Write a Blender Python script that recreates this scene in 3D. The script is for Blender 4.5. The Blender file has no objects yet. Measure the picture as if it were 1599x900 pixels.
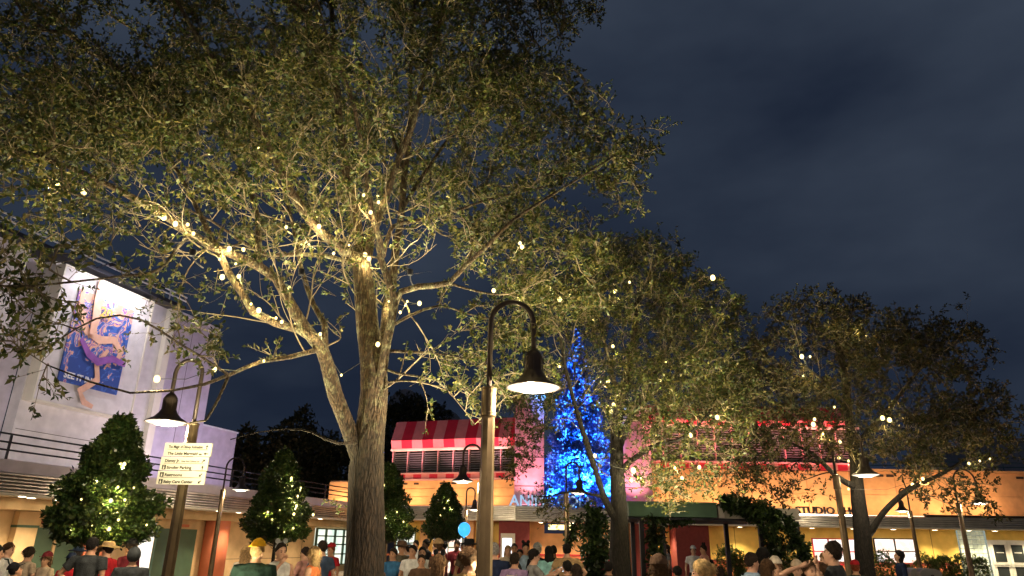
import bpy, bmesh, math, random
import numpy as np
from mathutils import Vector, Matrix, kdtree, noise
random.seed(7); np.random.seed(7)
S = bpy.context.scene
COL = S.collection
PI = math.pi
# ---------------------------------------------------------------- camera
FPX = 1090.0; PITCH = math.atan(402/FPX); ROLL = math.radians(.9)
CF = Vector((0, math.cos(PITCH), math.sin(PITCH)))
_u0 = Vector((0, -math.sin(PITCH), math.cos(PITCH))); _r0 = Vector((1, 0, 0))
CR = _r0*math.cos(ROLL) + _u0*math.sin(ROLL); CU = _u0*math.cos(ROLL) - _r0*math.sin(ROLL)
CP = Vector((0, 0, 1.65))
cd = bpy.data.cameras.new('camera'); cam = bpy.data.objects.new('camera', cd); COL.objects.link(cam)
cd.sensor_width = 36; cd.lens = FPX/1599*36; cd.clip_start = .05; cd.clip_end = 3000
M = Matrix.Identity(4)
for i in range(3):
    M[i][0] = CR[i]; M[i][1] = CU[i]; M[i][2] = -CF[i]; M[i][3] = CP[i]
cam.matrix_world = M
S.camera = cam
# ---------------------------------------------------------------- world: overcast night sky, faint lit clouds
W = bpy.data.worlds.new("World"); S.world = W; W.use_nodes = True
wn = W.node_tree; wn.nodes.clear()
def N_(nt, t, **k):
    n = nt.nodes.new(t)
    for a, b in k.items(): setattr(n, a, b)
    return n
wo = N_(wn, 'ShaderNodeOutputWorld'); wb = N_(wn, 'ShaderNodeBackground')
tc = N_(wn, 'ShaderNodeTexCoord'); mp = N_(wn, 'ShaderNodeMapping'); mp.inputs['Scale'].default_value = (1, 1, 2.2)
mp.inputs['Location'].default_value = (.3, 1.7, .2)
nz = N_(wn, 'ShaderNodeTexNoise'); nz.inputs['Scale'].default_value = 2.0; nz.inputs['Detail'].default_value = 5; nz.inputs['Roughness'].default_value = .5
cr = N_(wn, 'ShaderNodeValToRGB'); e = cr.color_ramp.elements
e[0].position = .36; e[0].color = (.011, .017, .033, 1); e[1].position = .68; e[1].color = (.034, .046, .070, 1)
wn.links.new(tc.outputs['Generated'], mp.inputs[0]); wn.links.new(mp.outputs[0], nz.inputs['Vector']); wn.links.new(nz.outputs['Fac'], cr.inputs[0])
nish = N_(wn, 'ShaderNodeTexSky', sky_type='NISHITA'); nish.sun_disc = False; nish.sun_elevation = math.radians(-6); nish.sun_rotation = math.radians(200)
sc_ = N_(wn, 'ShaderNodeVectorMath', operation='SCALE'); sc_.inputs['Scale'].default_value = .05
ad = N_(wn, 'ShaderNodeVectorMath', operation='ADD')
wn.links.new(nish.outputs[0], sc_.inputs[0]); wn.links.new(sc_.outputs[0], ad.inputs[0]); wn.links.new(cr.outputs[0], ad.inputs[1])
wn.links.new(ad.outputs[0], wb.inputs[0]); wb.inputs[1].default_value = .45; wn.links.new(wb.outputs[0], wo.inputs[0])
S.view_settings.view_transform = 'Standard'; S.view_settings.look = 'None'; S.view_settings.gamma = 1; S.view_settings.exposure = 1.25
S.cycles.use_denoising = True
S.cycles.max_bounces = 5; S.cycles.diffuse_bounces = 3; S.cycles.glossy_bounces = 3; S.cycles.transmission_bounces = 3; S.cycles.transparent_max_bounces = 6
S.cycles.sample_clamp_indirect = 3; S.cycles.sample_clamp_direct = 0
S.cycles.use_light_tree = True; S.cycles.caustics_reflective = False; S.cycles.caustics_refractive = False
# ---------------------------------------------------------------- coordinates
def ray(x, y): return CF + CR*((x-799.5)/FPX) + CU*((450-y)/FPX)
def at(x, y, Y): d = ray(x, y); return CP + d*(Y/d.y)
def atz(x, y, z): d = ray(x, y); return CP + d*((z-1.65)/d.z)
def proj(P):
    v = Vector(P)-CP; z = v.dot(CF)
    return 799.5+FPX*v.dot(CR)/z, 450-FPX*v.dot(CU)/z
# ---------------------------------------------------------------- materials
MATS = {}
def mat(name, col, rough=.7, metal=0, var=.12, vs=3.0, bump=0, bs=40, spec=.3, emit=0, ecol=None, dirt=0):
    if name in MATS: return MATS[name]
    m = bpy.data.materials.new(name); m.use_nodes = True; nt = m.node_tree; b = nt.nodes['Principled BSDF']
    b.inputs['Roughness'].default_value = rough; b.inputs['Metallic'].default_value = metal
    b.inputs['Specular IOR Level'].default_value = spec
    t = N_(nt, 'ShaderNodeTexCoord')
    n = N_(nt, 'ShaderNodeTexNoise'); n.inputs['Scale'].default_value = vs; n.inputs['Detail'].default_value = 6
    r = N_(nt, 'ShaderNodeValToRGB'); a, c = r.color_ramp.elements
    a.position = .3; c.position = .7
    a.color = tuple(x*(1-var) for x in col)+(1,); c.color = tuple(min(1, x*(1+var)) for x in col)+(1,)
    nt.links.new(t.outputs['Object'], n.inputs['Vector']); nt.links.new(n.outputs['Fac'], r.inputs[0]); nt.links.new(r.outputs[0], b.inputs['Base Color'])
    if bump:
        n2 = N_(nt, 'ShaderNodeTexNoise'); n2.inputs['Scale'].default_value = bs; n2.inputs['Detail'].default_value = 4
        bp = N_(nt, 'ShaderNodeBump'); bp.inputs['Strength'].default_value = bump; bp.inputs['Distance'].default_value = .02
        nt.links.new(t.outputs['Object'], n2.inputs['Vector']); nt.links.new(n2.outputs['Fac'], bp.inputs['Height']); nt.links.new(bp.outputs[0], b.inputs['Normal'])
    if emit:
        b.inputs['Emission Color'].default_value = tuple(ecol or col)+(1,); b.inputs['Emission Strength'].default_value = emit
    MATS[name] = m; return m
def leafmat(name, c1, c2, c3, trans=.35, rough=.45):
    m = bpy.data.materials.new(name); m.use_nodes = True; nt = m.node_tree; nt.nodes.clear()
    o = N_(nt, 'ShaderNodeOutputMaterial'); g = N_(nt, 'ShaderNodeNewGeometry'); r = N_(nt, 'ShaderNodeValToRGB')
    el = r.color_ramp.elements; el[0].color = c1+(1,); el[1].color = c3+(1,); k = el.new(.55); k.color = c2+(1,)
    b = N_(nt, 'ShaderNodeBsdfPrincipled'); b.inputs['Roughness'].default_value = rough; b.inputs['Specular IOR Level'].default_value = .4
    t = N_(nt, 'ShaderNodeBsdfTranslucent'); mx = N_(nt, 'ShaderNodeMixShader'); mx.inputs[0].default_value = trans
    tcn = N_(nt, 'ShaderNodeTexCoord'); nn = N_(nt, 'ShaderNodeTexNoise'); nn.inputs['Scale'].default_value = 1.3; nn.inputs['Detail'].default_value = 3
    mrn = N_(nt, 'ShaderNodeMapRange'); mrn.inputs['From Min'].default_value = .38; mrn.inputs['From Max'].default_value = .6; mrn.inputs['To Min'].default_value = .42; mrn.inputs['To Max'].default_value = 1.2
    scn = N_(nt, 'ShaderNodeVectorMath', operation='SCALE')      # whole sprays of darker and paler leaves
    nt.links.new(tcn.outputs['Object'], nn.inputs['Vector']); nt.links.new(nn.outputs['Fac'], mrn.inputs['Value'])
    nt.links.new(g.outputs['Random Per Island'], r.inputs[0]); nt.links.new(r.outputs[0], scn.inputs[0]); nt.links.new(mrn.outputs[0], scn.inputs['Scale'])
    nt.links.new(scn.outputs[0], b.inputs['Base Color']); nt.links.new(scn.outputs[0], t.inputs[0])
    nt.links.new(b.outputs[0], mx.inputs[1]); nt.links.new(t.outputs[0], mx.inputs[2]); nt.links.new(mx.outputs[0], o.inputs[0])
    MATS[name] = m; return m
def emis(name, col, st):
    if name in MATS: return MATS[name]
    m = bpy.data.materials.new(name); m.use_nodes = True; nt = m.node_tree; nt.nodes.clear()
    o = N_(nt, 'ShaderNodeOutputMaterial'); e = N_(nt, 'ShaderNodeEmission'); e.inputs[0].default_value = tuple(col)+(1,); e.inputs[1].default_value = st
    nt.links.new(e.outputs[0], o.inputs[0]); MATS[name] = m; return m
def barkmat(name, c1, c2, lichen, z0=2.2):
    m = bpy.data.materials.new(name); m.use_nodes = True; nt = m.node_tree; b = nt.nodes['Principled BSDF']; b.inputs['Roughness'].default_value = .9
    t = N_(nt, 'ShaderNodeTexCoord'); mp = N_(nt, 'ShaderNodeMapping'); mp.inputs['Scale'].default_value = (1, 1, .22)
    n = N_(nt, 'ShaderNodeTexNoise'); n.inputs['Scale'].default_value = 34; n.inputs['Detail'].default_value = 6
    v = N_(nt, 'ShaderNodeTexVoronoi'); v.inputs['Scale'].default_value = 30; v.feature = 'DISTANCE_TO_EDGE'
    r = N_(nt, 'ShaderNodeValToRGB'); a, c = r.color_ramp.elements; a.position = .35; c.position = .65; a.color = c1+(1,); c.color = c2+(1,)
    l = N_(nt, 'ShaderNodeTexNoise'); l.inputs['Scale'].default_value = 9; l.inputs['Detail'].default_value = 8; l.inputs['Roughness'].default_value = .7
    lr = N_(nt, 'ShaderNodeValToRGB'); lr.color_ramp.elements[0].position = .5; lr.color_ramp.elements[1].position = .62
    mx = N_(nt, 'ShaderNodeMix', data_type='RGBA'); mx.inputs['B'].default_value = lichen+(1,)
    sp = N_(nt, 'ShaderNodeSeparateXYZ'); mr = N_(nt, 'ShaderNodeMapRange'); mr.inputs['From Min'].default_value = z0; mr.inputs['From Max'].default_value = z0+1.6
    mu = N_(nt, 'ShaderNodeMath', operation='MULTIPLY'); ad = N_(nt, 'ShaderNodeMath', operation='ADD')
    bp = N_(nt, 'ShaderNodeBump'); bp.inputs['Strength'].default_value = 1; bp.inputs['Distance'].default_value = .03
    L = nt.links.new
    L(t.outputs['Object'], mp.inputs[0]); L(mp.outputs[0], n.inputs['Vector']); L(mp.outputs[0], v.inputs['Vector']); L(t.outputs['Object'], l.inputs['Vector'])
    L(n.outputs['Fac'], r.inputs[0]); L(l.outputs['Fac'], lr.inputs[0]); L(r.outputs[0], mx.inputs['A'])
    L(t.outputs['Object'], sp.inputs[0]); L(sp.outputs['Z'], mr.inputs['Value']); L(mr.outputs[0], mu.inputs[0]); L(lr.outputs[0], mu.inputs[1]); L(mu.outputs[0], mx.inputs['Factor'])
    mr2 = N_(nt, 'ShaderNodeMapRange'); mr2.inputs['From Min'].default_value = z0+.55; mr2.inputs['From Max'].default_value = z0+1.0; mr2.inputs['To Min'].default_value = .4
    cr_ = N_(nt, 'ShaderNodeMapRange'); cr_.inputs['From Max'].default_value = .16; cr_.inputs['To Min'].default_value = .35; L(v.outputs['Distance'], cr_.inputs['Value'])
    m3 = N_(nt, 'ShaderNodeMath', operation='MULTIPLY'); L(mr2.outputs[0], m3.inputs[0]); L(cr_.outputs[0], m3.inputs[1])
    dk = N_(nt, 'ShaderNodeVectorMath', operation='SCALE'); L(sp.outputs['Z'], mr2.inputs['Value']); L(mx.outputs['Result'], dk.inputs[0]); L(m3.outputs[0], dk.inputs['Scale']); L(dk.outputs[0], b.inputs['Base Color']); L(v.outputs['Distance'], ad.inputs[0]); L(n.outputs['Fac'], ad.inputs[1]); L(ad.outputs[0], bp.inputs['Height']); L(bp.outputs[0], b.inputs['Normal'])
    MATS[name] = m; return m
# ---------------------------------------------------------------- object helpers
def thing(name, label, cat, loc=(0, 0, 0), rotz=0, group=None, kind=None):
    o = bpy.data.objects.new(name, None); o.empty_display_size = .2; COL.objects.link(o)
    o.location = loc; o.rotation_euler = (0, 0, rotz); o['label'] = label; o['category'] = cat
    if group: o['group'] = group
    if kind: o['kind'] = kind
    return o
def link(name, me, m=None, parent=None, kind=None, label=None):
    o = bpy.data.objects.new(name, me); COL.objects.link(o)
    if m and not len(me.materials): me.materials.append(m)
    if parent: o.parent = parent
    if kind: o['kind'] = kind
    if label: o['label'] = label
    return o
def tag(o, label, cat, group=None):
    o['label'] = label; o['category'] = cat
    if group: o['group'] = group
    return o
def npmesh(name, V, Fs, smooth=False):
    """V (n,3); Fs (m,k) all faces of same size"""
    me = bpy.data.meshes.new(name); V = np.asarray(V, np.float32); Fs = np.asarray(Fs, np.int32)
    m, k = Fs.shape
    me.vertices.add(len(V)); me.vertices.foreach_set('co', V.ravel())
    me.loops.add(m*k); me.loops.foreach_set('vertex_index', Fs.ravel())
    me.polygons.add(m); me.polygons.foreach_set('loop_start', np.arange(0, m*k, k, dtype=np.int32))
    try: me.polygons.foreach_set('loop_total', np.full(m, k, np.int32))
    except Exception: pass
    me.update(calc_edges=True)
    if smooth: me.polygons.foreach_set('use_smooth', np.ones(m, bool))
    return me
class MB:
    def __init__(s): s.v = []; s.f = []
    def add(s, vs, fs):
        b = len(s.v); s.v += [tuple(v) for v in vs]; s.f += [tuple(i+b for i in f) for f in fs]
    def box(s, x0, x1, y0, y1, z0, z1):
        s.add([(x0,y0,z0),(x1,y0,z0),(x1,y1,z0),(x0,y1,z0),(x0,y0,z1),(x1,y0,z1),(x1,y1,z1),(x0,y1,z1)],
              [(0,3,2,1),(4,5,6,7),(0,1,5,4),(1,2,6,5),(2,3,7,6),(3,0,4,7)]); return s
    def prism(s, poly, y0, y1):            # polygon in XZ extruded in Y
        n = len(poly)
        s.add([(x, y0, z) for x, z in poly]+[(x, y1, z) for x, z in poly],
              [tuple(range(n)), tuple(range(2*n-1, n-1, -1))]+[(i, i+n, (i+1) % n+n, (i+1) % n) for i in range(n)]); return s
    def prismx(s, poly, x0, x1):           # polygon in YZ extruded in X
        n = len(poly)
        s.add([(x0, y, z) for y, z in poly]+[(x1, y, z) for y, z in poly],
              [tuple(range(n)), tuple(range(2*n-1, n-1, -1))]+[(i, (i+1) % n, (i+1) % n+n, i+n) for i in range(n)]); return s
    def lathe(s, prof, n=24, c=(0, 0, 0), close=True):
        vs = [(c[0]+r*math.cos(2*PI*k/n), c[1]+r*math.sin(2*PI*k/n), c[2]+z) for r, z in prof for k in range(n)]
        fs = [(i*n+k, i*n+(k+1) % n, (i+1)*n+(k+1) % n, (i+1)*n+k) for i in range(len(prof)-1) for k in range(n)]
        if close: fs += [tuple(range(n-1, -1, -1)), tuple(range((len(prof)-1)*n, len(prof)*n))]
        s.add(vs, fs); return s
    def tube(s, pts, rad, n=8, cap=True):
        pts = [Vector(p) for p in pts]
        if not hasattr(rad, '__len__'): rad = [rad]*len(pts)
        vs = []; prev = None
        for i, p in enumerate(pts):
            t = (pts[min(i+1, len(pts)-1)]-pts[max(i-1, 0)])
            if t.length < 1e-9: t = Vector((0, 0, 1))
            t.normalize()
            if prev is None:
                a = Vector((1, 0, 0)) if abs(t.x) < .8 else Vector((0, 1, 0)); a = (a-t*a.dot(t)).normalized()
            else: a = (prev-t*prev.dot(t)).normalized()
            prev = a; b = t.cross(a)
            for k in range(n):
                an = 2*PI*k/n; vs.append(p+(a*math.cos(an)+b*math.sin(an))*rad[i])
        fs = [(i*n+k, i*n+(k+1) % n, (i+1)*n+(k+1) % n, (i+1)*n+k) for i in range(len(pts)-1) for k in range(n)]
        if cap: fs += [tuple(range(n-1, -1, -1)), tuple(range((len(pts)-1)*n, len(pts)*n))]
        s.add(vs, fs); return s
    def ball(s, c, r, nu=12, nv=8, sz=1):
        prof = [(r*math.sin(PI*i/nv)+1e-5, -r*sz*math.cos(PI*i/nv)) for i in range(nv+1)]
        return s.lathe(prof, nu, c, close=False)
    def mesh(s, name, smooth=False):
        me = bpy.data.meshes.new(name); me.from_pydata(s.v, [], s.f); me.update()
        if smooth: me.polygons.foreach_set('use_smooth', np.ones(len(me.polygons), bool))
        return me
    def obj(s, name, m, parent=None, smooth=False, kind=None, label=None):
        return link(name, s.mesh(name, smooth), m, parent, kind, label)
def tubes_np(segs, n):
    """segs list of (p0,p1,r0,r1) -> open frustums, fast"""
    if not len(segs): return np.zeros((0, 3)), np.zeros((0, 4), int)
    P0 = np.array([s[0] for s in segs], float); P1 = np.array([s[1] for s in segs], float)
    r0 = np.array([s[2] for s in segs], float); r1 = np.array([s[3] for s in segs], float)
    return frust(P0, P1, r0, r1, n)
def frust(P0, P1, r0, r1, n):
    T = P1-P0; T /= np.maximum(np.linalg.norm(T, axis=1, keepdims=True), 1e-9)
    A = np.where(np.abs(T[:, :1]) < .8, np.array([[1., 0, 0]]), np.array([[0, 1., 0]])); A = A-T*np.sum(A*T, 1, keepdims=True); A /= np.linalg.norm(A, axis=1, keepdims=True)
    B = np.cross(T, A); m = len(P0)
    an = np.arange(n)*2*PI/n
    ring = A[:, None]*np.cos(an)[None, :, None]+B[:, None]*np.sin(an)[None, :, None]
    V = np.concatenate([P0[:, None]+ring*r0[:, None, None], P1[:, None]+ring*r1[:, None, None]], 1).reshape(-1, 3)
    b = (np.arange(m)*2*n)[:, None]; k = np.arange(n)
    Fq = np.stack([b+k, b+(k+1) % n, b+n+(k+1) % n, b+n+k], 2).reshape(-1, 4)
    return V, Fq
def leaves_np(P, D, L, Wd, droop=.25):
    """leaf quads (base, left, tip, right)"""
    m = len(P); D = D/np.maximum(np.linalg.norm(D, axis=1, keepdims=True), 1e-9)
    Rn = np.random.normal(size=(m, 3)); Sd = np.cross(D, Rn); Sd /= np.maximum(np.linalg.norm(Sd, axis=1, keepdims=True), 1e-9)
    Nn = np.cross(D, Sd)
    L = L[:, None]; Wd = Wd[:, None]
    a = P; c = P+D*L+Nn*L*(-droop*.5); b = P+D*L*.55+Sd*Wd*.5+Nn*L*.08; d = P+D*L*.55-Sd*Wd*.5+Nn*L*.08
    V = np.stack([a, b, c, d], 1).reshape(-1, 3)
    return V, (np.arange(m)*4)[:, None]+np.arange(4)[None]
def rv(m): v = np.random.normal(size=(m, 3)); return v/np.linalg.norm(v, axis=1, keepdims=True)
def text_mesh(s, size, depth=.01, align='LEFT', bold=0):
    c = bpy.data.curves.new('lettering', 'FONT'); c.body = s; c.size = size; c.extrude = depth/2; c.align_x = align; c.offset = bold; c.resolution_u = 2
    o = bpy.data.objects.new('tmp', c); COL.objects.link(o)
    bpy.context.view_layer.update()
    me = bpy.data.meshes.new_from_object(o.evaluated_get(bpy.context.evaluated_depsgraph_get()))
    bpy.data.objects.remove(o); return me
def light(kind, loc, energy, col, parent=None, name='light', aim=None, **k):
    l = bpy.data.lights.new(name, kind); l.energy = energy; l.color = col
    for a, b in k.items(): setattr(l, a, b)
    o = bpy.data.objects.new(name, l); COL.objects.link(o); o.location = loc
    if aim is not None: o.rotation_euler = (Vector(aim)-Vector(loc)).to_track_quat('-Z', 'Y').to_euler()
    if parent: o.parent = parent
    return o
WARM = (1, .78, .48)
# ================================================================ MATERIALS
mat('pavement', (.30, .26, .22), .75, var=.25, vs=1.2, bump=.4, bs=30)
mat('white_render', (.62, .58, .58), .85, var=.13, vs=2.2, bump=.15, bs=60)
mat('purple_lit_render', (.56, .50, .58), .85, var=.13, vs=2.2, bump=.15, bs=60)  # off-white render with the purple floodlight tint put into its colour
mat('cream_wall', (.66, .47, .26), .8, var=.13, vs=2.2, bump=.1)
mat('soffit_white', (.72, .66, .55), .7, var=.05)
mat('dark_steel', (.035, .035, .045), .5, metal=.6)
mat('white_steel', (.7, .7, .72), .5)
mat('brushed_metal', (.52, .48, .43), .3, metal=.45, var=.25, vs=2)
mat('green_paint', (.075, .13, .085), .45, var=.1)
mat('coral_paint', (.62, .19, .10), .7, var=.08, vs=2)
mat('orange_wall', (.70, .39, .18), .8, var=.13, vs=2.2, bump=.1)
mat('yellow_wall', (.74, .51, .14), .75, var=.13, vs=2.2, bump=.1)
mat('maroon_wall', (.22, .045, .045), .8, var=.12, vs=8, bump=.3, bs=80)
mat('pink_wall', (.68, .36, .38), .8, var=.13, vs=2.2)
mat('awning_red', (.50, .02, .05), .7, var=.1)
mat('awning_pink', (.62, .22, .23), .7, var=.08)
mat('louvre_grey', (.16, .17, .18), .5, var=.15)
mat('joint_dark', (.05, .035, .03), .9)
mat('roof_grey', (.10, .10, .11), .8)
mat('glass_dark', (.03, .035, .04), .12, spec=.6)
mat('green_roof', (.10, .19, .14), .6, var=.12)
mat('concrete', (.42, .40, .37), .8, var=.1)
mat('soil', (.05, .035, .025), 1)
emis('downlight', (1, .80, .52), 14); emis('window_glow', (1, .86, .76), 1.25); emis('window_cool', (.78, .92, .80), .15)
emis('door_glow', (1, .90, .76), .8); emis('cove_glow', (1, .60, .45), 5); emis('poster_box', (.9, .92, 1), 1.2)
def glowmat(name, c1, c2, st, sc=2.5):
    m = bpy.data.materials.new(name); m.use_nodes = True; nt = m.node_tree; nt.nodes.clear()
    o = N_(nt, 'ShaderNodeOutputMaterial'); e = N_(nt, 'ShaderNodeEmission'); e.inputs[1].default_value = st
    t = N_(nt, 'ShaderNodeTexCoord'); n = N_(nt, 'ShaderNodeTexNoise'); n.inputs['Scale'].default_value = sc; n.inputs['Detail'].default_value = 3
    r = N_(nt, 'ShaderNodeValToRGB'); a, c = r.color_ramp.elements; a.position = .4; c.position = .6; a.color = c1+(1,); c.color = c2+(1,)
    nt.links.new(t.outputs['Object'], n.inputs['Vector']); nt.links.new(n.outputs['Fac'], r.inputs[0]); nt.links.new(r.outputs[0], e.inputs[0]); nt.links.new(e.outputs[0], o.inputs[0])
    MATS[name] = m
glowmat('shop_inside', (1, .66, .50), (1, .93, .85), .75, 3); glowmat('office_inside', (.62, .78, .66), (1, .98, .80), .55, 1.4)
# ================================================================ GROUND
g = MB(); g.add([(-600, -600, 0), (600, -600, 0), (600, 900, 0), (-600, 900, 0)], [(0, 1, 2, 3)])
gm = MATS['pavement']; nt = gm.node_tree
bk = N_(nt, 'ShaderNodeTexBrick'); bk.inputs['Scale'].default_value = 1.4; bk.inputs['Mortar Size'].default_value = .012
bk.inputs['Color1'].default_value = (.33, .27, .22, 1); bk.inputs['Color2'].default_value = (.27, .24, .21, 1); bk.inputs['Mortar'].default_value = (.08, .07, .06, 1)
nt.links.new([n for n in nt.nodes if n.type == 'TEX_COORD'][0].outputs['Object'], bk.inputs[0]); nt.links.new(bk.outputs[0], nt.nodes['Principled BSDF'].inputs['Base Color'])
g.obj('ground', gm, kind='structure')

def downlight(parent, x, y, z, e=28, r=.13, col=WARM, sp=115):
    MB().lathe([(r*1.25, 0), (r*1.25, -.02), (r, -.03), (r, 0)], 16, (x, y, z)).obj('downlight_trim', MATS['white_steel'], parent)
    MB().lathe([(r*.98, -.012), (r*.9, -.03)], 16, (x, y, z)).obj('downlight_lens', MATS['downlight'], parent)
    if e: light('SPOT', (x, y, z-.06), e*1.25, col, parent, 'downlight_lamp', aim=None, spot_size=math.radians(sp), spot_blend=.7, shadow_soft_size=.08)

# ================================================================ LEFT STUDIO BUILDING  (local x along the wall, -y outward)
A0 = atz(0, 370, 12); UV = Vector((.279, .96, 0)).normalized(); NV = Vector((UV.y, -UV.x, 0))
LO = Vector((A0.x, A0.y, 0)); LR = math.atan2(UV.y, UV.x)
def LX(px, py, yl):
    P = LO-NV*yl; d = ray(px, py); Q = CP+d*((P-CP).dot(NV)/d.dot(NV)); return (Q-LO).dot(UV), Q.z
lb = thing('studio_building', 'tall white studio building at left with poster bay, railed terrace and lit arcade', 'building', LO, LR)
w = lambda name, m, *b, **k: MB().box(*b).obj(name, MATS[m], lb, **k)
w('upper_wall', 'white_render', -14, 1.25, 0, .5, 3.5, 12)
w('recess_wall', 'purple_lit_render', 1.25, 2.4, .55, .8, 3.5, 12)
w('upper_wall', 'white_render', 2.4, 8.55, .003, .5, 3.5, 12)
w('corner_pier', 'soffit_white', 8.55, 8.95, -.25, 1.2, 3.5, 12.05)
w('side_wall', 'purple_lit_render', 8.95, 13.1, .65, 4, 3.5, 12.3)
w('side_wall_coping', 'white_steel', 8.95, 13.16, .6, 4.05, 12.3, 12.42)
w('low_wall', 'purple_lit_render', 13.1, 16.2, .9, 4, 3.5, 7.25)
w('low_wall_coping', 'white_steel', 13.16, 16.25, .84, 4, 7.25, 7.34)
w('terrace_step_wall', 'purple_lit_render', 16.2, 30, -.6, 0, 3.5, 4.1)
w('sign_bay', 'white_render', 2.5, 7.15, -.45, -.01, 6.5, 11.8)
for b in ((2.45, 7.2, -.5, 0, 11.8, 11.86), (2.45, 7.2, -.5, 0, 6.44, 6.5), (2.44, 2.5, -.5, 0, 6.5, 11.8), (7.15, 7.21, -.5, 0, 6.5, 11.8)): w('bay_trim', 'soffit_white', *b)
w('roof_eave', 'dark_steel', -14, 8.9, -.75, .5, 12.0, 12.16)
for z in (12.42, 12.62): MB().tube([(-14, -.7, z), (8.9, -.7, z)], .035, 6).obj('roof_rail', MATS['white_steel'], lb)
for x in (-3, -.3, 2.4, 5.1, 7.8): MB().tube([(x, -.7, 12.1), (x, -.7, 12.66)], .03, 6).obj('roof_rail_post', MATS['white_steel'], lb)
for x in (3.6, 4.9, 6.1): # poster lamps on arms from the eave
    MB().tube([(x, -.7, 12.1), (x, -1.5, 12.25), (x, -1.7, 12.15)], .025, 6).obj('lamp_arm', MATS['dark_steel'], lb)
    MB().box(x-.2, x+.2, -1.8, -1.6, 12.0, 12.13).obj('poster_lamp', MATS['dark_steel'], lb)
# joints scored into the render
for x in (5.0+4.6, 11.2): w('wall_joint', 'joint_dark', x, x+.02, .642, .66, 3.6, 12.2)
w('wall_joint', 'joint_dark', 2.5, 8.5, -.004, .01, 5.4, 5.42)
# terrace slab, parapet, louvred fascia, soffit
w('terrace_slab', 'soffit_white', -14, 30, -4.62, -.0, 2.9, 3.44)
w('parapet', 'purple_lit_render', -14, 30, -4.66, -4.4, 3.45, 3.8)
w('fascia_backing', 'joint_dark', -14, 30, -4.68, -4.63, 2.87, 3.44)
for i in range(6):
    z = 2.88+i*.095; MB().prismx([(-4.69, z), (-4.80, z+.012), (-4.80, z+.05), (-4.69, z+.085)], -14, 30).obj('fascia_slat', MATS['brushed_metal'], lb)
w('fascia_edge', 'soffit_white', -14, 30, -4.84, -4.66, 2.80, 2.87)
for z in (4.08, 4.3, 4.54): MB().tube([(-14, -4.5, z), (30, -4.5, z)], .03, 6).obj('railing_bar', MATS['dark_steel'], lb)
for x in np.arange(-9, 30, 2.6): w('railing_post', 'dark_steel', x, x+.05, -4.53, -4.47, 3.8, 4.56)
w('lintel', 'cream_wall', -14, 30, -2.3, -1.5, 2.52, 2.895)
for px in (28, 105, 61, 190, 340, 372): 
    x = LX(px, 790, -3.3)[0]; downlight(lb, x, -2.9 if px % 2 else -3.4, 2.9, 130)
for x in (13.6, 16, 19, 22.5): downlight(lb, x, -3.2, 2.9, 130)
gx = lambda px, py=860: LX(px, py, -1.5)[0]
w('arcade_wall', 'cream_wall', -14, 30, -1.5, -1.0, 0, 2.52)
def gbox(name, m, p0, p1, z0, z1, d=.06, **k): a, b = gx(p0), gx(p1); return w(name, m, min(a, b), max(a, b), -1.5-d, -1.5-.003, z0, z1, **k)
gbox('pilaster', 'cream_wall', 8, 42, 0, 2.5, .25); gbox('pilaster_band', 'green_paint', 7, 43, 1.98, 2.06, .28)
gbox('door_panel', 'green_paint', 48, 76, 0, 2.0, .09); gbox('door_post', 'cream_wall', 77, 81, 0, 2.0, .12); gbox('door_panel', 'green_paint', 82, 112, 0, 2.0, .09)
gbox('name_plate', 'coral_paint', 54, 78, 2.12, 2.26, .05)
gbox('column', 'coral_paint', 114, 150, 0, 2.5, .5); gbox('column', 'cream_wall', 164, 196, 0, 2.5, .35)
gbox('doorway', 'door_glow', 214, 236, 0, 2.3, .03)
gbox('door_panel', 'green_paint', 238, 300, 0, 2.12, .1); gbox('name_plate', 'coral_paint', 262, 288, 2.2, 2.32, .05)
a, b = gx(304), gx(336); MB().lathe([(.55, 0), (.55, 2.52)], 20, ((a+b)/2, -2.0, 0)).obj('column', MATS['coral_paint'], lb, smooth=True)
for px in (352, 470): gbox('wall_joint', 'joint_dark', px, px+.6, 0, 2.5, .004)
gbox('wall_joint', 'joint_dark', 342, 488, .82, .84, .004)
# green-mullioned arcade window
a, b = gx(489), gx(545); wn_ = w('window', 'office_inside', a, b, -1.56, -1.503, .4, 2.45)
for i in range(5): x = a+(b-a)*i/4; MB().box(x-.05, x+.05, -1.68, -1.565, .4, 2.45).obj('mullion', MATS['green_paint'], wn_)
for z in (.4, 1.0, 1.55, 2.02, 2.42): MB().box(a, b, -1.66, -1.562, z-.035, z+.035).obj('transom', MATS['green_paint'], wn_)
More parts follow.
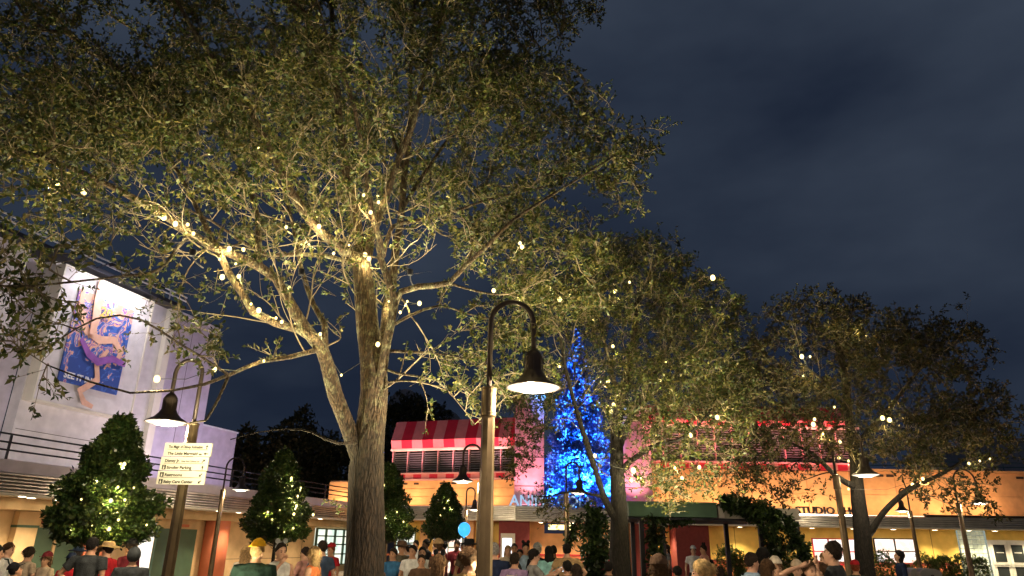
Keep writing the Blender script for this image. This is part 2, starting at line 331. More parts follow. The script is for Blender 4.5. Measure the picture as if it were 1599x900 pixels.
# light on the wall: the eave lamps and two floodlights standing on the terrace
for x in (3.6, 4.9, 6.1):
    light('AREA', LO+UV*x+NV*1.75+Vector((0, 0, 11.97)), 32, (.97, .93, 1), None, 'poster_lamp_light', aim=LO+UV*x+NV*.4+Vector((0, 0, 8.6)), size=.35)
for x, e, c in ((-1.5, 95, (1, .92, .86)), (7.6, 60, (1, .88, .84)), (10.8, 95, (.82, .68, 1)), (14.3, 40, (.78, .64, 1))):
    fl = thing('floodlight', {-1.5: 'small black floodlight on the terrace below the plain white wall', 7.6: 'small black floodlight on the terrace right of the poster bay', 10.8: 'black floodlight on the terrace below the purple-lit wall', 14.3: 'black floodlight on the terrace below the low purple-lit wall'}[x], 'floodlight', LO+UV*x+NV*3.9+Vector((0, 0, 3.44)), LR, 'terrace floodlights')
    MB().box(-.05, .05, -.05, .05, 0, .12).obj('bracket', MATS['dark_steel'], fl); MB().box(-.16, .16, -.1, .1, .12, .3).obj('housing', MATS['dark_steel'], fl)
    light('AREA', fl.location+Vector((0, 0, .36)), e, c, None, 'floodlight_lamp', aim=LO+UV*x+Vector((0, 0, 7.5)), size=.3)
# poster: flat print, plain abstract shapes in the photo's colours
pm = bpy.data.materials.new('poster_print'); pm.use_nodes = True; nt = pm.node_tree; b_ = nt.nodes['Principled BSDF']; b_.inputs['Roughness'].default_value = .55
t = N_(nt, 'ShaderNodeTexCoord'); n1 = N_(nt, 'ShaderNodeTexNoise'); n1.inputs['Scale'].default_value = 1.7; n1.inputs['Detail'].default_value = 3.5; n1.inputs['Distortion'].default_value = 1.6
r = N_(nt, 'ShaderNodeValToRGB'); r.color_ramp.interpolation = 'CONSTANT'; el = r.color_ramp.elements
el[0].color = (.03, .07, .28, 1); el[1].position = .66; el[1].color = (.62, .33, .24, 1)
for p_, c_ in ((.40, (.05, .12, .42)), (.47, (.70, .38, .26)), (.52, (.26, .09, .33)), (.56, (.08, .20, .50)), (.60, (.75, .48, .32))): k = el.new(p_); k.color = c_+(1,)
sp = N_(nt, 'ShaderNodeSeparateXYZ'); mz = N_(nt, 'ShaderNodeMapRange'); mz.inputs['From Min'].default_value = -2.0; mz.inputs['From Max'].default_value = 1.9; mz.inputs['To Min'].default_value = -.17; mz.inputs['To Max'].default_value = .13
ad2 = N_(nt, 'ShaderNodeMath', operation='ADD'); L_ = nt.links.new
L_(t.outputs['Object'], n1.inputs['Vector']); L_(t.outputs['Object'], sp.inputs[0]); L_(sp.outputs['Z'], mz.inputs['Value']); L_(n1.outputs['Fac'], ad2.inputs[0]); L_(mz.outputs[0], ad2.inputs[1]); L_(ad2.outputs[0], r.inputs[0]); L_(r.outputs[0], b_.inputs['Base Color'])
po = thing('poster', 'blue, peach and purple film poster mounted on the white wall bay', 'poster', LO+UV*4.72+NV*.47+Vector((0, 0, 9.25)), LR)
MB().box(-1.45, 1.45, -.05, 0, -1.9, 1.85).obj('print_sheet', pm, po)
mat('poster_peach', (.72, .42, .30), .6, var=.15); mat('poster_violet', (.27, .10, .36), .6, var=.2); mat('poster_gold', (.75, .50, .12), .5); mat('poster_white', (.75, .75, .78), .6)
def ribbon(pts, wd, y0, m):
    q = []; pts = [Vector((x, 0, z)) for x, z in pts]
    for i, p in enumerate(pts):
        t_ = (pts[min(i+1, len(pts)-1)]-pts[max(i-1, 0)]).normalized(); nn = Vector((-t_.z, 0, t_.x)); f = wd*(.35+.65*math.sin(PI*(i+.6)/(len(pts)+.2)))
        q.append((p+nn*f, p-nn*f))
    poly = [(a.x, a.z) for a, _ in q]+[(c.x, c.z) for _, c in reversed(q)]
    MB().prism(poly, y0, y0-.02).obj('cutout_swirl', MATS[m], po)
ribbon([(-1.3, 1.9), (-1.2, 1.0), (-.7, .3), (0, .1), (.7, .3), (1.2, -.1), (1.0, -.7)], .17, -.053, 'poster_peach')
ribbon([(.5, -.2), (.1, -.9), (.3, -1.5), (-.4, -2.1), (-.1, -2.5), (.35, -2.6)], .15, -.078, 'poster_peach')
ribbon([(-.9, -.1), (-.4, -.6), (.1, -.8), (.8, -.5), (1.5, -.6)], .16, -.103, 'poster_violet')
ribbon([(-.6, 2.5), (-.55, 1.6), (-.45, .9), (-.5, .2)], .2, -.128, 'poster_peach')
for s_, x, z, sz, m_ in (('20', -.35, 1.05, .62, 'poster_gold'), ('SEE IT IN', -1.25, -1.72, .34, 'poster_white')):
    o = link('lettering', text_mesh(s_, sz, .012, bold=.01), MATS[m_], po); o.rotation_euler = (PI/2, 0, 0); o.location = (x, -.16 if z > 0 else -.062, z)

# ================================================================ CENTRAL ENTRANCE BUILDING
def CX(px, py, Y): p_ = at(px, py, Y); return p_.x, p_.z
cb = thing('entrance_building', 'long orange and yellow entrance building with striped awnings across the courtyard', 'building', (0, 0, 0))
c = lambda name, m, *b, **k: MB().box(*b).obj(name, MATS[m], cb, **k)
XR = 34
# ---- turned left wing
LWX = CX(805, 780, 38)[0]
lw = thing('awning_wing', 'orange wing with red and pink striped awning, left of the blue tree', 'building', (LWX, 38, 0), math.radians(-18))
q = lambda name, m, *b, **k: MB().box(*b).obj(name, MATS[m], lw, **k)
q('wall_core', 'orange_wall', -12, 0, 1.4, 3, 2.9, 5.1)
for i in range(3):
    z0 = 3.72+i*.44
    for j in range(5): x0 = -12+j*2.4; q('wall_panel', 'orange_wall', x0+.012, x0+2.388, 1.32, 1.397, z0+.012, z0+.428)
for i in range(16): q('checker_tile', 'awning_red' if i % 2 else 'awning_pink', -8+i*.5, -7.5+i*.5, 1.15, 1.4, 5.12, 5.38)
q('checker_trim', 'pink_wall', -8, 0, 1.1, 1.45, 5.38, 5.46); q('checker_trim', 'pink_wall', -8, 0, 1.1, 1.45, 5.04, 5.12)
q('louvre_backing', 'joint_dark', -8, 0, 1.6, 1.7, 5.46, 6.72)
for i in range(9): z = 5.52+i*.128; MB().prismx([(1.5, z), (1.38, z+.01), (1.38, z+.045), (1.5, z+.075)], -8, 0).obj('louvre_slat', MATS['louvre_grey'], lw)
for i in range(9): q('louvre_mullion', 'pink_wall', -8+i*.95, -7.95+i*.95, 1.33, 1.6, 5.46, 6.72)
q('awning_beam', 'soffit_white', -8, 0, 1.05, 1.7, 6.72, 6.82)
sw = .66
for i in range(12):
    x0 = -8+i*sw+.06; m_ = 'awning_red' if i % 2 else 'awning_pink'
    s_ = MB().prismx([(1.05, 6.84), (.92, 7.28), (1.5, 8.45), (1.6, 8.45), (1.02, 7.26), (1.12, 6.84)], x0, x0+sw-.003); s_.obj('awning_stripe', MATS[m_], lw)
for y_, z in ((.965, 7.32), (1.2, 7.83), (1.42, 8.28)): MB().tube([(-8, y_+.1, z+.08), (-.1, y_+.1, z+.08)], .015, 4).obj('awning_rod', MATS['awning_red'], lw)
q('awning_backing', 'roof_grey', -8, -.02, 1.7, 5, 5.5, 8.4)
for x in (-7.2, -6.5, -4.9, -4.2): q('wall_vent', 'joint_dark', x, x+.3, 1.29, 1.32, 4.82, 4.92)
# marquee of the wing
q('marquee', 'soffit_white', -8.2, 0, .06, 3.4, 2.92, 3.62)
for i in range(7): z = 2.92+i*.1; MB().prismx([(.055, z), (-.03, z+.01), (-.03, z+.055), (.055, z+.09)], -8.2, 0).obj('marquee_slat', MATS['brushed_metal'], lw)
q('marquee_edge', 'soffit_white', -8.2, 0, -.05, .2, 2.86, 2.917)
q('ground_wall', 'yellow_wall', -8.1, 0, 2.6, 3, 0, 2.92)
for x in (-6.4, -3.6): q('wall_pier', 'orange_wall', x, x+.45, 2.3, 2.6, 0, 2.92)
q('maroon_pier', 'maroon_wall', -2.55, -2.1, 1.9, 2.6, 0, 2.92)
for x0, x1 in ((-8.0, -6.8), (-5.7, -3.8)):
    wnd = q('window', 'shop_inside' if x0 > -7 else 'office_inside', x0, x1, 2.56, 2.597, .2, 2.3)
    for i in range(4): x = x0+(x1-x0)*i/3; MB().box(x-.03, x+.03, 2.5, 2.555, .2, 2.3).obj('mullion', MATS['green_paint' if x0 < -7 else 'yellow_wall'], wnd)
    for z in (.2, 1.1, 1.7, 2.28): MB().box(x0, x1, 2.505, 2.553, z-.03, z+.03).obj('transom', MATS['green_paint' if x0 < -7 else 'coral_paint'], wnd)
q('wall_rail', 'coral_paint', -8.7, 0, 2.45, 2.497, 1.0, 1.12)
for x in (-6.9, -4.2, -1.8): downlight(lw, x, 1.0, 2.86, 110)
# ---- towers that frame the blue tree
for p0, p1, tz in ((803, 850, 620), (968, 1022, 640)):
    x0 = CX(p0, 780, 38)[0]; x1 = CX(p1, 780, 38)[0]; z1 = CX(p0, tz, 38)[1]
    c('tower', 'pink_wall', x0, x1, 38.35, 39.9, 3.6, z1)
    c('tower_cap', 'soffit_white', x0-.08, x1+.08, 38.27, 39.98, z1, z1+.16)
    for k in range(3): z = 4.6+k*1.5; c('tower_groove', 'joint_dark', x0+.02, x1-.02, 38.335, 38.36, z, z+.03)
# ---- entrance marquee
xa = LWX; xb = CX(1030, 800, 38)[0]
c('marquee', 'soffit_white', xa+.01, xb, 38.06, 41, 2.9, 3.6)
for i in range(7): z = 2.9+i*.1; MB().prismx([(38.055, z), (37.97, z+.01), (37.97, z+.055), (38.055, z+.09)], xa+.01, xb).obj('marquee_slat', MATS['brushed_metal'], cb)
c('marquee_edge', 'soffit_white', xa+.01, xb, 37.95, 38.2, 2.84, 2.897)
# ---- right marquee
c('marquee', 'soffit_white', xb+.01, XR, 38.06, 41, 2.83, 3.35)
for i in range(5): z = 2.83+i*.104; MB().prismx([(38.055, z), (37.95, z+.01), (37.95, z+.06), (38.055, z+.094)], xb+.01, XR).obj('marquee_slat', MATS['brushed_metal'], cb)
c('marquee_edge', 'soffit_white', xb+.01, XR, 37.93, 38.2, 2.77, 2.827)
xm = CX(1448, 805, 38)[0]; c('marquee_gutter', 'joint_dark', xm, XR, 38.0, 38.3, 3.353, 3.47)
# ---- upper walls right
xe = CX(1352, 700, 39.2)[0]
c('upper_wall', 'orange_wall', xb-1.2, XR, 39.9, 40.3, 3.3, 5.8)
for j in range(11):
    x0 = xb-1.2+j*2.45
    for z0, z1 in ((3.4, 4.55), (4.57, 5.78)): c('wall_panel', 'orange_wall', x0+.012, x0+2.43, 39.82, 39.897, z0, z1)
c('parapet_cap', 'orange_wall', xe, XR, 39.7, 40.4, 5.8, 5.93)
for px in (1368, 1384, 1420, 1500, 1586): x = CX(px, 742, 39.8)[0]; c('wall_vent', 'joint_dark', x, x+.4, 39.79, 39.82, 5.52, 5.64)
for i in range(int((xe-xb+1.2)/.55)): c('checker_tile', 'awning_red' if i % 2 else 'awning_pink', xb-1.2+i*.55, xb-.65+i*.55, 39.6, 39.9, 5.82, 6.12)
c('checker_trim', 'pink_wall', xb-1.2, xe, 39.55, 39.95, 6.12, 6.2)
c('louvre_backing', 'joint_dark', xb-1.2, xe, 40.1, 40.2, 6.2, 8.1)
for i in range(14): z = 6.24+i*.132; MB().prismx([(40.05, z), (39.9, z+.01), (39.9, z+.05), (40.05, z+.08)], xb-1.2, xe).obj('louvre_slat', MATS['louvre_grey'], cb)
for i in range(int((xe-xb+1.2)/.98)+1): c('louvre_mullion', 'pink_wall', xb-1.2+i*.98, xb-1.15+i*.98, 39.84, 40.09, 6.2, 8.1)
c('awning_beam', 'soffit_white', xb-1.2, xe, 39.6, 40.2, 8.1, 8.2)
for i in range(int((xe-xb+1.2)/.66)):
    x0 = xb-1.2+i*.66; MB().prismx([(39.6, 8.22), (39.5, 8.5), (40.0, 9.35), (40.1, 9.35), (39.6, 8.5), (39.7, 8.22)], x0, x0+.657).obj('awning_stripe', MATS['awning_red' if i % 2 else 'awning_pink'], cb)
c('awning_backing', 'roof_grey', xb-1.2, xe, 40.3, 44, 6, 9.3)
# ---- ground floor (plane Y=40.6)
YG = 40.6
G = lambda px: CX(px, 850, YG)[0]
def gb(name, m, p0, p1, z0, z1, d=.06, dy=.003, **k): return c(name, m, G(p0), G(p1), YG-d, YG-dy, z0, z1, **k)
c('ground_wall', 'orange_wall', xa+.01, G(1000), YG, 41, 0, 2.9); c('ground_wall', 'yellow_wall', G(1000)+.002, XR, YG, 41, 0, 2.83)
gb('maroon_pier', 'maroon_wall', 779, 826, 0, 2.89, 1.3)
pbx = thing('lit_notice_case', 'white lit notice case on the maroon pier', 'notice case', ((G(783)+G(803))/2, YG-1.3, 0))
MB().box(-.38, .38, -.12, 0, .35, 2.25).obj('case', MATS['soffit_white'], pbx); MB().box(-.28, .2, -.14, -.122, .55, 2.0).obj('lit_panel', MATS['poster_box'], pbx)
gb('white_pier', 'soffit_white', 949, 966, 0, 2.89, .9); gb('maroon_pier', 'maroon_wall', 990, 1006, 0, 2.82, 1.6); gb('maroon_pier', 'maroon_wall', 1046, 1096, 0, 2.82, 1.6)
gb('dado', 'coral_paint', 830, 948, 0, 1.18, .08); gb('dado_rail', 'awning_red', 830, 948, 1.18, 1.24, .13)
gb('dado', 'coral_paint', 1097, 1490, 0, 1.0, .08); gb('dado_rail', 'maroon_wall', 1097, 1490, 1.0, 1.1, .13)
gb('dado', 'coral_paint', 1007, 1045, 0, 1.1, .08)
for px in (1148, 1210, 1455): gb('wall_joint', 'joint_dark', px, px+.7, 1.1, 2.8, .006, -.01)
def win(p0, p1, z0, z1, nx, nz, frame, glow='shop_inside'):
    a, b = G(p0), G(p1); wd = gb('window', glow, p0, p1, z0, z1, .04)
    for i in range(nx+1): x = a+(b-a)*i/nx; MB().box(x-.03, x+.03, YG-.12, YG-.043, z0-.03, z1+.03).obj('mullion', MATS[frame], wd)
    for i in range(nz+1): z = z0+(z1-z0)*i/nz; MB().box(a+.03, b-.03, YG-.115, YG-.045, z-.03, z+.03).obj('transom', MATS[frame], wd)
win(1268, 1342, .95, 2.25, 3, 2, 'awning_red'); win(1364, 1428, 1.0, 2.3, 2, 2, 'joint_dark')
win(700, 722, .1, 2.2, 2, 3, 'green_paint')
# glass block wall
a, b = G(1496), G(1540); gw = gb('glass_block_wall', 'window_cool', 1496, 1540, 0, 2.8, .1)
mat('glass_block', (.52, .60, .56), .1, spec=.8, var=.25, vs=2, emit=.06, ecol=(.8, .85, .62))  # own glow stands in for light coming through from behind
bl = MB().box(0, .205, -.09, 0, 0, .205).mesh('glass_block'); bl.materials.append(MATS['glass_block'])
nx = max(1, int((b-a)/.23))
for i in range(nx):
    for j in range(12): o = link('glass_block', bl, None, gw); o.location = (a+.02+i*.23, YG-.102, .03+j*.23)
# double doors
a, b = G(1540), G(1600); mid = (a+b)/2
gb('door_frame', 'white_steel', 1538, 1602, 0, 2.32, .08)
for x0, x1 in ((a+.1, mid-.02), (mid+.02, b-.1)):
    d = c('door', 'white_steel', x0, x1, YG-.13, YG-.083, .02, 2.24)
    MB().box(x0+.16, x1-.16, YG-.15, YG-.133, 1.2, 2.08).obj('door_glass', MATS['glass_dark'], d); MB().box(x0+.16, x1-.16, YG-.15, YG-.133, .15, .95).obj('door_glass', MATS['glass_dark'], d)
    for z in (.99, 1.07, 1.15): MB().box(x0+.04, x1-.04, YG-.19, YG-.16, z-.015, z+.015).obj('push_bar', MATS['white_steel'], d)
    MB().box((x0+x1)/2-.2, (x0+x1)/2+.2, YG-.156, YG-.152, 1.66, 1.69).obj('door_notice', MATS['white_steel'], d)
for px in (845, 893, 940): downlight(cb, CX(px, 815, 39)[0], 39.2, 2.84, 130, col=(1, .74, .45))
for px in (1030, 1102, 1157, 1270, 1334, 1397, 1462, 1515, 1556, 1610): downlight(cb, CX(px, 822, 39.4)[0], 39.6, 2.78, 175, col=(1, .82, .45))
# raised lettering
def sign_letters(txt, px0, px1, z, size, m, Y, label, cat):
    x0 = CX(px0, 800, Y)[0]; x1 = CX(px1, 800, Y)[0]; s_ = thing('channel_letter_sign', label, cat, (x0, Y, z)); xs = x0
    n = len(txt)
    for i, ch in enumerate(txt):
        if ch == ' ': continue
        full = max(v.co.x for v in text_mesh(txt, size).vertices); pre = max(v.co.x for v in text_mesh(txt[:i+1], size).vertices)
        me = text_mesh(ch, size, .12, bold=.012); wch = max(v.co.x for v in me.vertices); sx = (x1-x0)/full
        o = link('letter', me, MATS[m], s_); o.rotation_euler = (PI/2, 0, 0); o.scale = (sx, 1, 1); o.location = ((pre-wch)*sx, 0, 0)
    return s_
emis('letter_blue', (.5, .72, 1), .35); mat('letter_dark', (.05, .04, .04), .5)
sign_letters('ANIMATION', 796, 920, 3.62, .75, 'letter_blue', 38.1, 'pale blue glowing letters standing on the entrance marquee below the blue tree', 'sign')
ss = sign_letters('STUDIO SHOP', 1243, 1352, 3.42, .52, 'letter_dark', 38.05, 'dark channel letters of the shop sign standing on the right marquee', 'sign')
w_ = CX(1352, 800, 38.1)[0]-CX(1243, 800, 38.1)[0]; MB().box(0, w_, .14, .2, -.07, -.01).obj('light_strip', emis('shop_strip', (1, .88, .72), 7), ss)
# cove light troughs (real fixtures) along both marquees
def cove(parent, loc, rot, ln, e, col, tilt_aim, name='cove_light'):
    o = light('AREA', loc, e, col, None, name+'_lamp', aim=tilt_aim, shape='RECTANGLE', size=ln, size_y=.15); return o
def trough(label, x0, x1, y, z, m, n=0):
    t_ = thing('cove_light', label, 'light fitting', ((x0+x1)/2, y, z)); h = (x1-x0)/2
    MB().box(-h, h, -.08, .08, 0, .05).obj('housing', MATS['dark_steel'], t_); MB().box(-h+.02, h-.02, -.05, .05, .052, .06).obj('lens', m, t_); return t_
trough('warm cove light strip along the top of the right marquee', G(1040), G(1620), 38.6, 3.353, MATS['cove_glow'])
trough('warm cove light strip on the entrance marquee in front of the towers', xa+.3, xb-.3, 38.2, 3.602, emis('cove_pink', (1, .35, .45), 3))
def washer(x0, x1, n, y, z, e, col, ay, az, sz=.5):
    for i in range(n):
        x = x0+(x1-x0)*(i+.5)/n
        if sz < .5: light('SPOT', (x, y, z), e, col, None, 'awning_spot', aim=(x, ay, az), spot_size=math.radians(52), spot_blend=.6, shadow_soft_size=.1); continue
        light('AREA', (x, y, z), e, col, None, 'cove_lamp', aim=(x, ay, az), size=sz)
washer(xb, 27, 8, 38.6, 3.5, 23, (1, .60, .30), 39.9, 5.0)
washer(xb, xe, 7, 36.8, 4.1, 900, (1, .24, .24), 40.0, 9.2, .3)
for i in range(5):
    P = Matrix.Rotation(math.radians(-18), 4, 'Z') @ Vector((-11+i*2.3, .35, 3.7)) + Vector((LWX, 38, 0))
    Q = Matrix.Rotation(math.radians(-18), 4, 'Z') @ Vector((-11+i*2.3, 1.4, 4.8)) + Vector((LWX, 38, 0))
    light('AREA', P, 22, (1, .62, .32), None, 'cove_lamp', aim=Q, size=.5)
    P.z = 4.9; P = Matrix.Rotation(math.radians(-18), 4, 'Z') @ Vector((-11+i*2.3, -.9, 3.9)) + Vector((LWX, 38, 0))
    Q = Matrix.Rotation(math.radians(-18), 4, 'Z') @ Vector((-11+i*2.3, 1.3, 7.9)) + Vector((LWX, 38, 0))
    light('SPOT', P, 800, (1, .42, .44), None, 'awning_spot', aim=Q, spot_size=math.radians(50), spot_blend=1, shadow_soft_size=.1)
for px in (826, 995):
    x = CX(px, 780, 37.9)[0]; light('SPOT', (x, 36.9, 3.3), 480, (1, .42, .50), None, 'tower_lamp', aim=(x, 38.4, 7.0), spot_size=math.radians(80), spot_blend=.9, shadow_soft_size=.1)
# hanging sign below the marquee
hs = thing('hanging_sign', 'dark blue hanging sign with a lit yellow strip under the entrance marquee', 'sign', (CX(875, 815, 36.5)[0], 37.5, 2.25))
mat('sign_blue', (.02, .04, .16), .4); emis('sign_yellow', (1, .75, .25), 1.6)
MB().box(-.75, .75, -.05, .05, 0, .5).obj('sign_board', MATS['sign_blue'], hs); MB().box(-.55, .6, -.07, -.052, .18, .42).obj('lit_strip', MATS['sign_yellow'], hs)
for x in (-.6, .6): MB().tube([(x, 0, .5), (x, .0, .6)], .02, 6).obj('hanger', MATS['dark_steel'], hs)
# far things behind the roofs
def far_building(name, label, px0, px1, py, Y, m, dep=15, dome=False):
    x0, z = CX(px0, py, Y); x1 = CX(px1, py, Y)[0]; t_ = thing(name, label, 'building', ((x0+x1)/2, Y, 0)); h = (x1-x0)/2
    mb = MB().box(-h, h, 0, dep, 0, z*.86 if dome else z); mb.obj('wall', MATS[m], t_)
    if dome: MB().prism([(-h-.3, z*.86)]+[(-h*math.cos(PI*i/10), z*.86+z*.14*math.sin(PI*i/10)) for i in range(11)][0:]+[(h+.3, z*.86)], -.2, dep).obj('roof', MATS['roof_pale'], t_)
    else: MB().box(-h-.2, h+.2, -.2, dep, z, z+.3).obj('roof', MATS['roof_pale'], t_)
mat('roof_pale', (.40, .38, .40), .8)
far_building('sound_stage', 'grey vaulted sound stage roof behind the striped awning, left', 606, 662, 608, 75, 'roof_pale', dome=True)
far_building('sound_stage', 'low grey vaulted roof behind the striped awning, right', 665, 725, 640, 80, 'roof_pale', dome=True)
far_building('sound_stage', 'pale bluish rooftop at the far right edge above the orange wall', 1558, 1640, 690, 60, 'roof_pale')
rl = thing('roof_railing', 'dark teal railing on the roof at the far right', 'railing', (24.5, 41.2, 5.8)); mat('teal_rail', (.05, .12, .16), .5)
for z in (.25, .5, .75): MB().tube([(-6, 0, z), (8, 0, z)], .03, 6).obj('rail', MATS['teal_rail'], rl)
for x in range(-6, 9, 2): MB().tube([(x, 0, 0), (x, 0, .78)], .03, 6).obj('post', MATS['teal_rail'], rl)
# ================================================================ TREES
leafmat('oak_leaf', (.018, .038, .009), (.075, .100, .020), (.23, .19, .055), .3, .5)
leafmat('oak_leaf_dark', (.026, .036, .012), (.075, .078, .024), (.19, .135, .05), .3, .55)
leafmat('broad_leaf', (.020, .046, .012), (.045, .09, .022), (.12, .15, .035), .25, .3)
leafmat('shrub_leaf', (.06, .12, .025), (.12, .20, .04), (.22, .30, .08), .3, .4)
leafmat('blue_lit_leaf', (.05, .13, .5), (.12, .28, .85), (.35, .55, 1.0), .3, .35)  # conifer leaves with the blue floodlight put into their colour
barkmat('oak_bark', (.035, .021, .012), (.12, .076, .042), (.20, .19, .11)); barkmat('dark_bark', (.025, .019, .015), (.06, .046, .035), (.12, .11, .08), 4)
mat('twig', (.21, .165, .11), .9, var=.25)
emis('fairy_bulb', (1, .78, .26), 2.0); mat('wire', (.06, .06, .05), .6)
def smooth_path(pts, step=.22):
    P = [Vector(p) for p in pts]; out = []
    for i in range(len(P)-1):
        a, b, c_, d = P[max(i-1, 0)], P[i], P[i+1], P[min(i+2, len(P)-1)]
        n = max(1, int((c_-b).length/step))
        for k in range(n):
            t = k/n; out.append(.5*((2*b)+(c_-a)*t+(2*a-5*b+4*c_-d)*t*t+(3*b-a-3*c_+d)*t**3))
    out.append(P[-1]); return out
def limb_mesh(path, rads, n, seed, rough=.10, knots=()):
    """one continuous tube with bark-scale unevenness"""
    mb = MB(); mb.tube(path, rads, n); V = np.array([tuple(v) for v in mb.v]); m = len(path)
    for i in range(m):
        for k in range(n):
            v = Vector(V[i*n+k]); c_ = path[i]; d = v-c_; an = 2*PI*k/n
            s_ = 1+rough*noise.noise(Vector((v.x*3+seed, v.y*3, v.z*1.2)))*1.4+rough*.5*noise.noise(Vector((v.x*14, v.y*14, v.z*5+seed)))
            for (kz, ka, kr, ks) in knots:
                q_ = ((v.z-kz)/kr)**2+((math.sin((an-ka)/2))*2.2)**2
                s_ += ks*math.exp(-q_*2.5)
            V[i*n+k] = tuple(c_+d*s_)
    me = bpy.data.meshes.new('limb'); me.from_pydata([tuple(v) for v in V], [], mb.f); me.update()
    me.polygons.foreach_set('use_smooth', np.ones(len(me.polygons), bool)); return me
class Tree:
    def __init__(s): s.P = []; s.par = []; s.fix = []; s.limbs = []; s.lf = {}; s.nfix = None
    def near(s, p):
        return min(range(len(s.P)), key=lambda i: (s.P[i]-p).length)
    def limb(s, pts, r0, r1, name='limb', n=10, root=False, rough=.1, knots=(), jig=0):
        path = smooth_path(pts, .2)
        if jig:
            L_ = len(path); path = [p+Vector((noise.noise(p*1.3), noise.noise(p*1.3+Vector((9, 0, 0))), noise.noise(p*1.3+Vector((0, 9, 0)))))*jig*min(1, i/3) for i, p in enumerate(path)]
        m = len(path); rad = [r0+(r1-r0)*(i/(m-1))**.8 for i in range(m)]
        pr = -1 if not s.P else s.near(path[0])
        if pr >= 0: path[0] = path[0].lerp(s.P[pr], .5)
        base = len(s.P)
        for i, p in enumerate(path): s.P.append(p); s.par.append(pr if i == 0 else base+i-1); s.fix.append(rad[i])
        s.limbs.append((name, path, rad, n, rough, knots)); return s
    def shoots(s, n, rng, zmin, L=(.7, 1.7), rmin=.016, region=None):
        """thin bare side branches along the limbs, forked, with a few leaves at their ends"""
        s.nfix = len(s.P); cand = [i for i in range(len(s.P)) if s.fix[i] > rmin and s.P[i].z > zmin and s.par[i] >= 0 and (region is None or region(s.P[i]))]
        def grow(i, d, ln, r0, depth):
            p = s.P[i].copy(); m = max(3, int(ln/.13)); ph = Vector((rng.uniform(0, 9),)*3); last = i
            for k in range(m):
                t = k/m; w_ = Vector((noise.noise(p*1.6+ph), noise.noise(p*1.6+ph+Vector((5, 0, 0))), noise.noise(p*1.6+ph+Vector((0, 5, 0)))))
                d = (d+w_*.42+Vector((0, 0, .05))).normalized(); p = p+d*.13
                if BOXN(p): return
                s.P.append(p.copy()); s.par.append(last); r_ = r0*(1-.72*t); s.fix.append(r_); last = len(s.P)-1; s.lf[last] = 0 if t < .45 else .36*rng.random()
                if depth and k > 1 and rng.random() < .34:
                    a = Vector((rng.gauss(0, 1), rng.gauss(0, 1), rng.gauss(0, 1))).normalized(); grow(last, (d+a*.8).normalized(), ln*rng.uniform(.35, .6), r_*.62, depth-1)
        for _ in range(n):
            i = rng.choice(cand); ax = (s.P[i]-s.P[s.par[i]]).normalized(); a = Vector((rng.gauss(0, 1), rng.gauss(0, 1), rng.gauss(0, 1))); a = (a-ax*a.dot(ax)).normalized()
            grow(i, (a+ax*.6).normalized(), rng.uniform(*L), rng.uniform(.008, .017), 2)
    def colonize(s, att, step=.24, kill=.34, iters=60, reach=3.5):
        att = [Vector(a) for a in att]; s.nfix = len(s.P) if s.nfix is None else s.nfix
        for it in range(iters):
            if not att: break
            kd = kdtree.KDTree(len(s.P))
            for i, p in enumerate(s.P): kd.insert(p, i)
            kd.balance(); acc = {}; keep = []
            for a in att:
                co, i, d = kd.find(a)
                if d < kill: continue
                keep.append(a)
                if d < reach: acc.setdefault(i, Vector()).__iadd__((a-s.P[i]).normalized())
            att = keep
            if not acc: break
            for i, v in acc.items():
                v = v.normalized()+Vector(np.random.normal(size=3)*.3)
                if BOXN(s.P[i]+v.normalized()*step): continue
                s.P.append(s.P[i]+v.normalized()*step*random.uniform(.8, 1.15)); s.par.append(i); s.fix.append(None)
    def radii(s, tip=.006, ex=2.35, cap=.05):
        n = len(s.P); acc = [0.0]*n; r = [0]*n
        for i in range(n-1, -1, -1):
            ri = s.fix[i] if s.fix[i] is not None else max(tip, min(cap, acc[i]**(1/ex) if acc[i] else tip))
            r[i] = ri
            if s.par[i] >= 0 and s.fix[i] is None: acc[s.par[i]] += ri**ex
        s.r = r; return r
def bulb_string(name, label, pts, r=.03, maxgap=1.6, m='fairy_bulb', group=None, glow=4.5, every=2):
    t_ = thing(name, label, 'string lights', pts[0], group=group); o = Vector(pts[0])
    bm_ = MB().ball((0, 0, 0), r, 8, 6, 1.2).mesh('bulb'); bm_.materials.append(MATS[m])
    mb = MB(); cur = pts[0]; rest = list(pts[1:])
    for i, p in enumerate(pts):
        b = link('bulb', bm_, None, t_); b.location = p-o; sc = random.choice((.6, .8, .95, 1.2)); b.scale = (sc,)*3
        if i % every == 0: light('POINT', p+Vector((0, -.02, -r*1.6-.02)), glow*sc, (1, .80, .34), None, 'bulb_light', shadow_soft_size=.012)
    while rest:
        nx_ = min(rest, key=lambda p: (p-cur).length); rest.remove(nx_)
        if (nx_-cur).length < maxgap:
            mid = (cur+nx_)/2-Vector((0, 0, (nx_-cur).length*.08)); mb.tube([cur-o, mid-o, nx_-o], .004, 3)
        cur = nx_
    if mb.v: mb.obj('wire', MATS['wire'], t_, kind='stuff')
    return t_
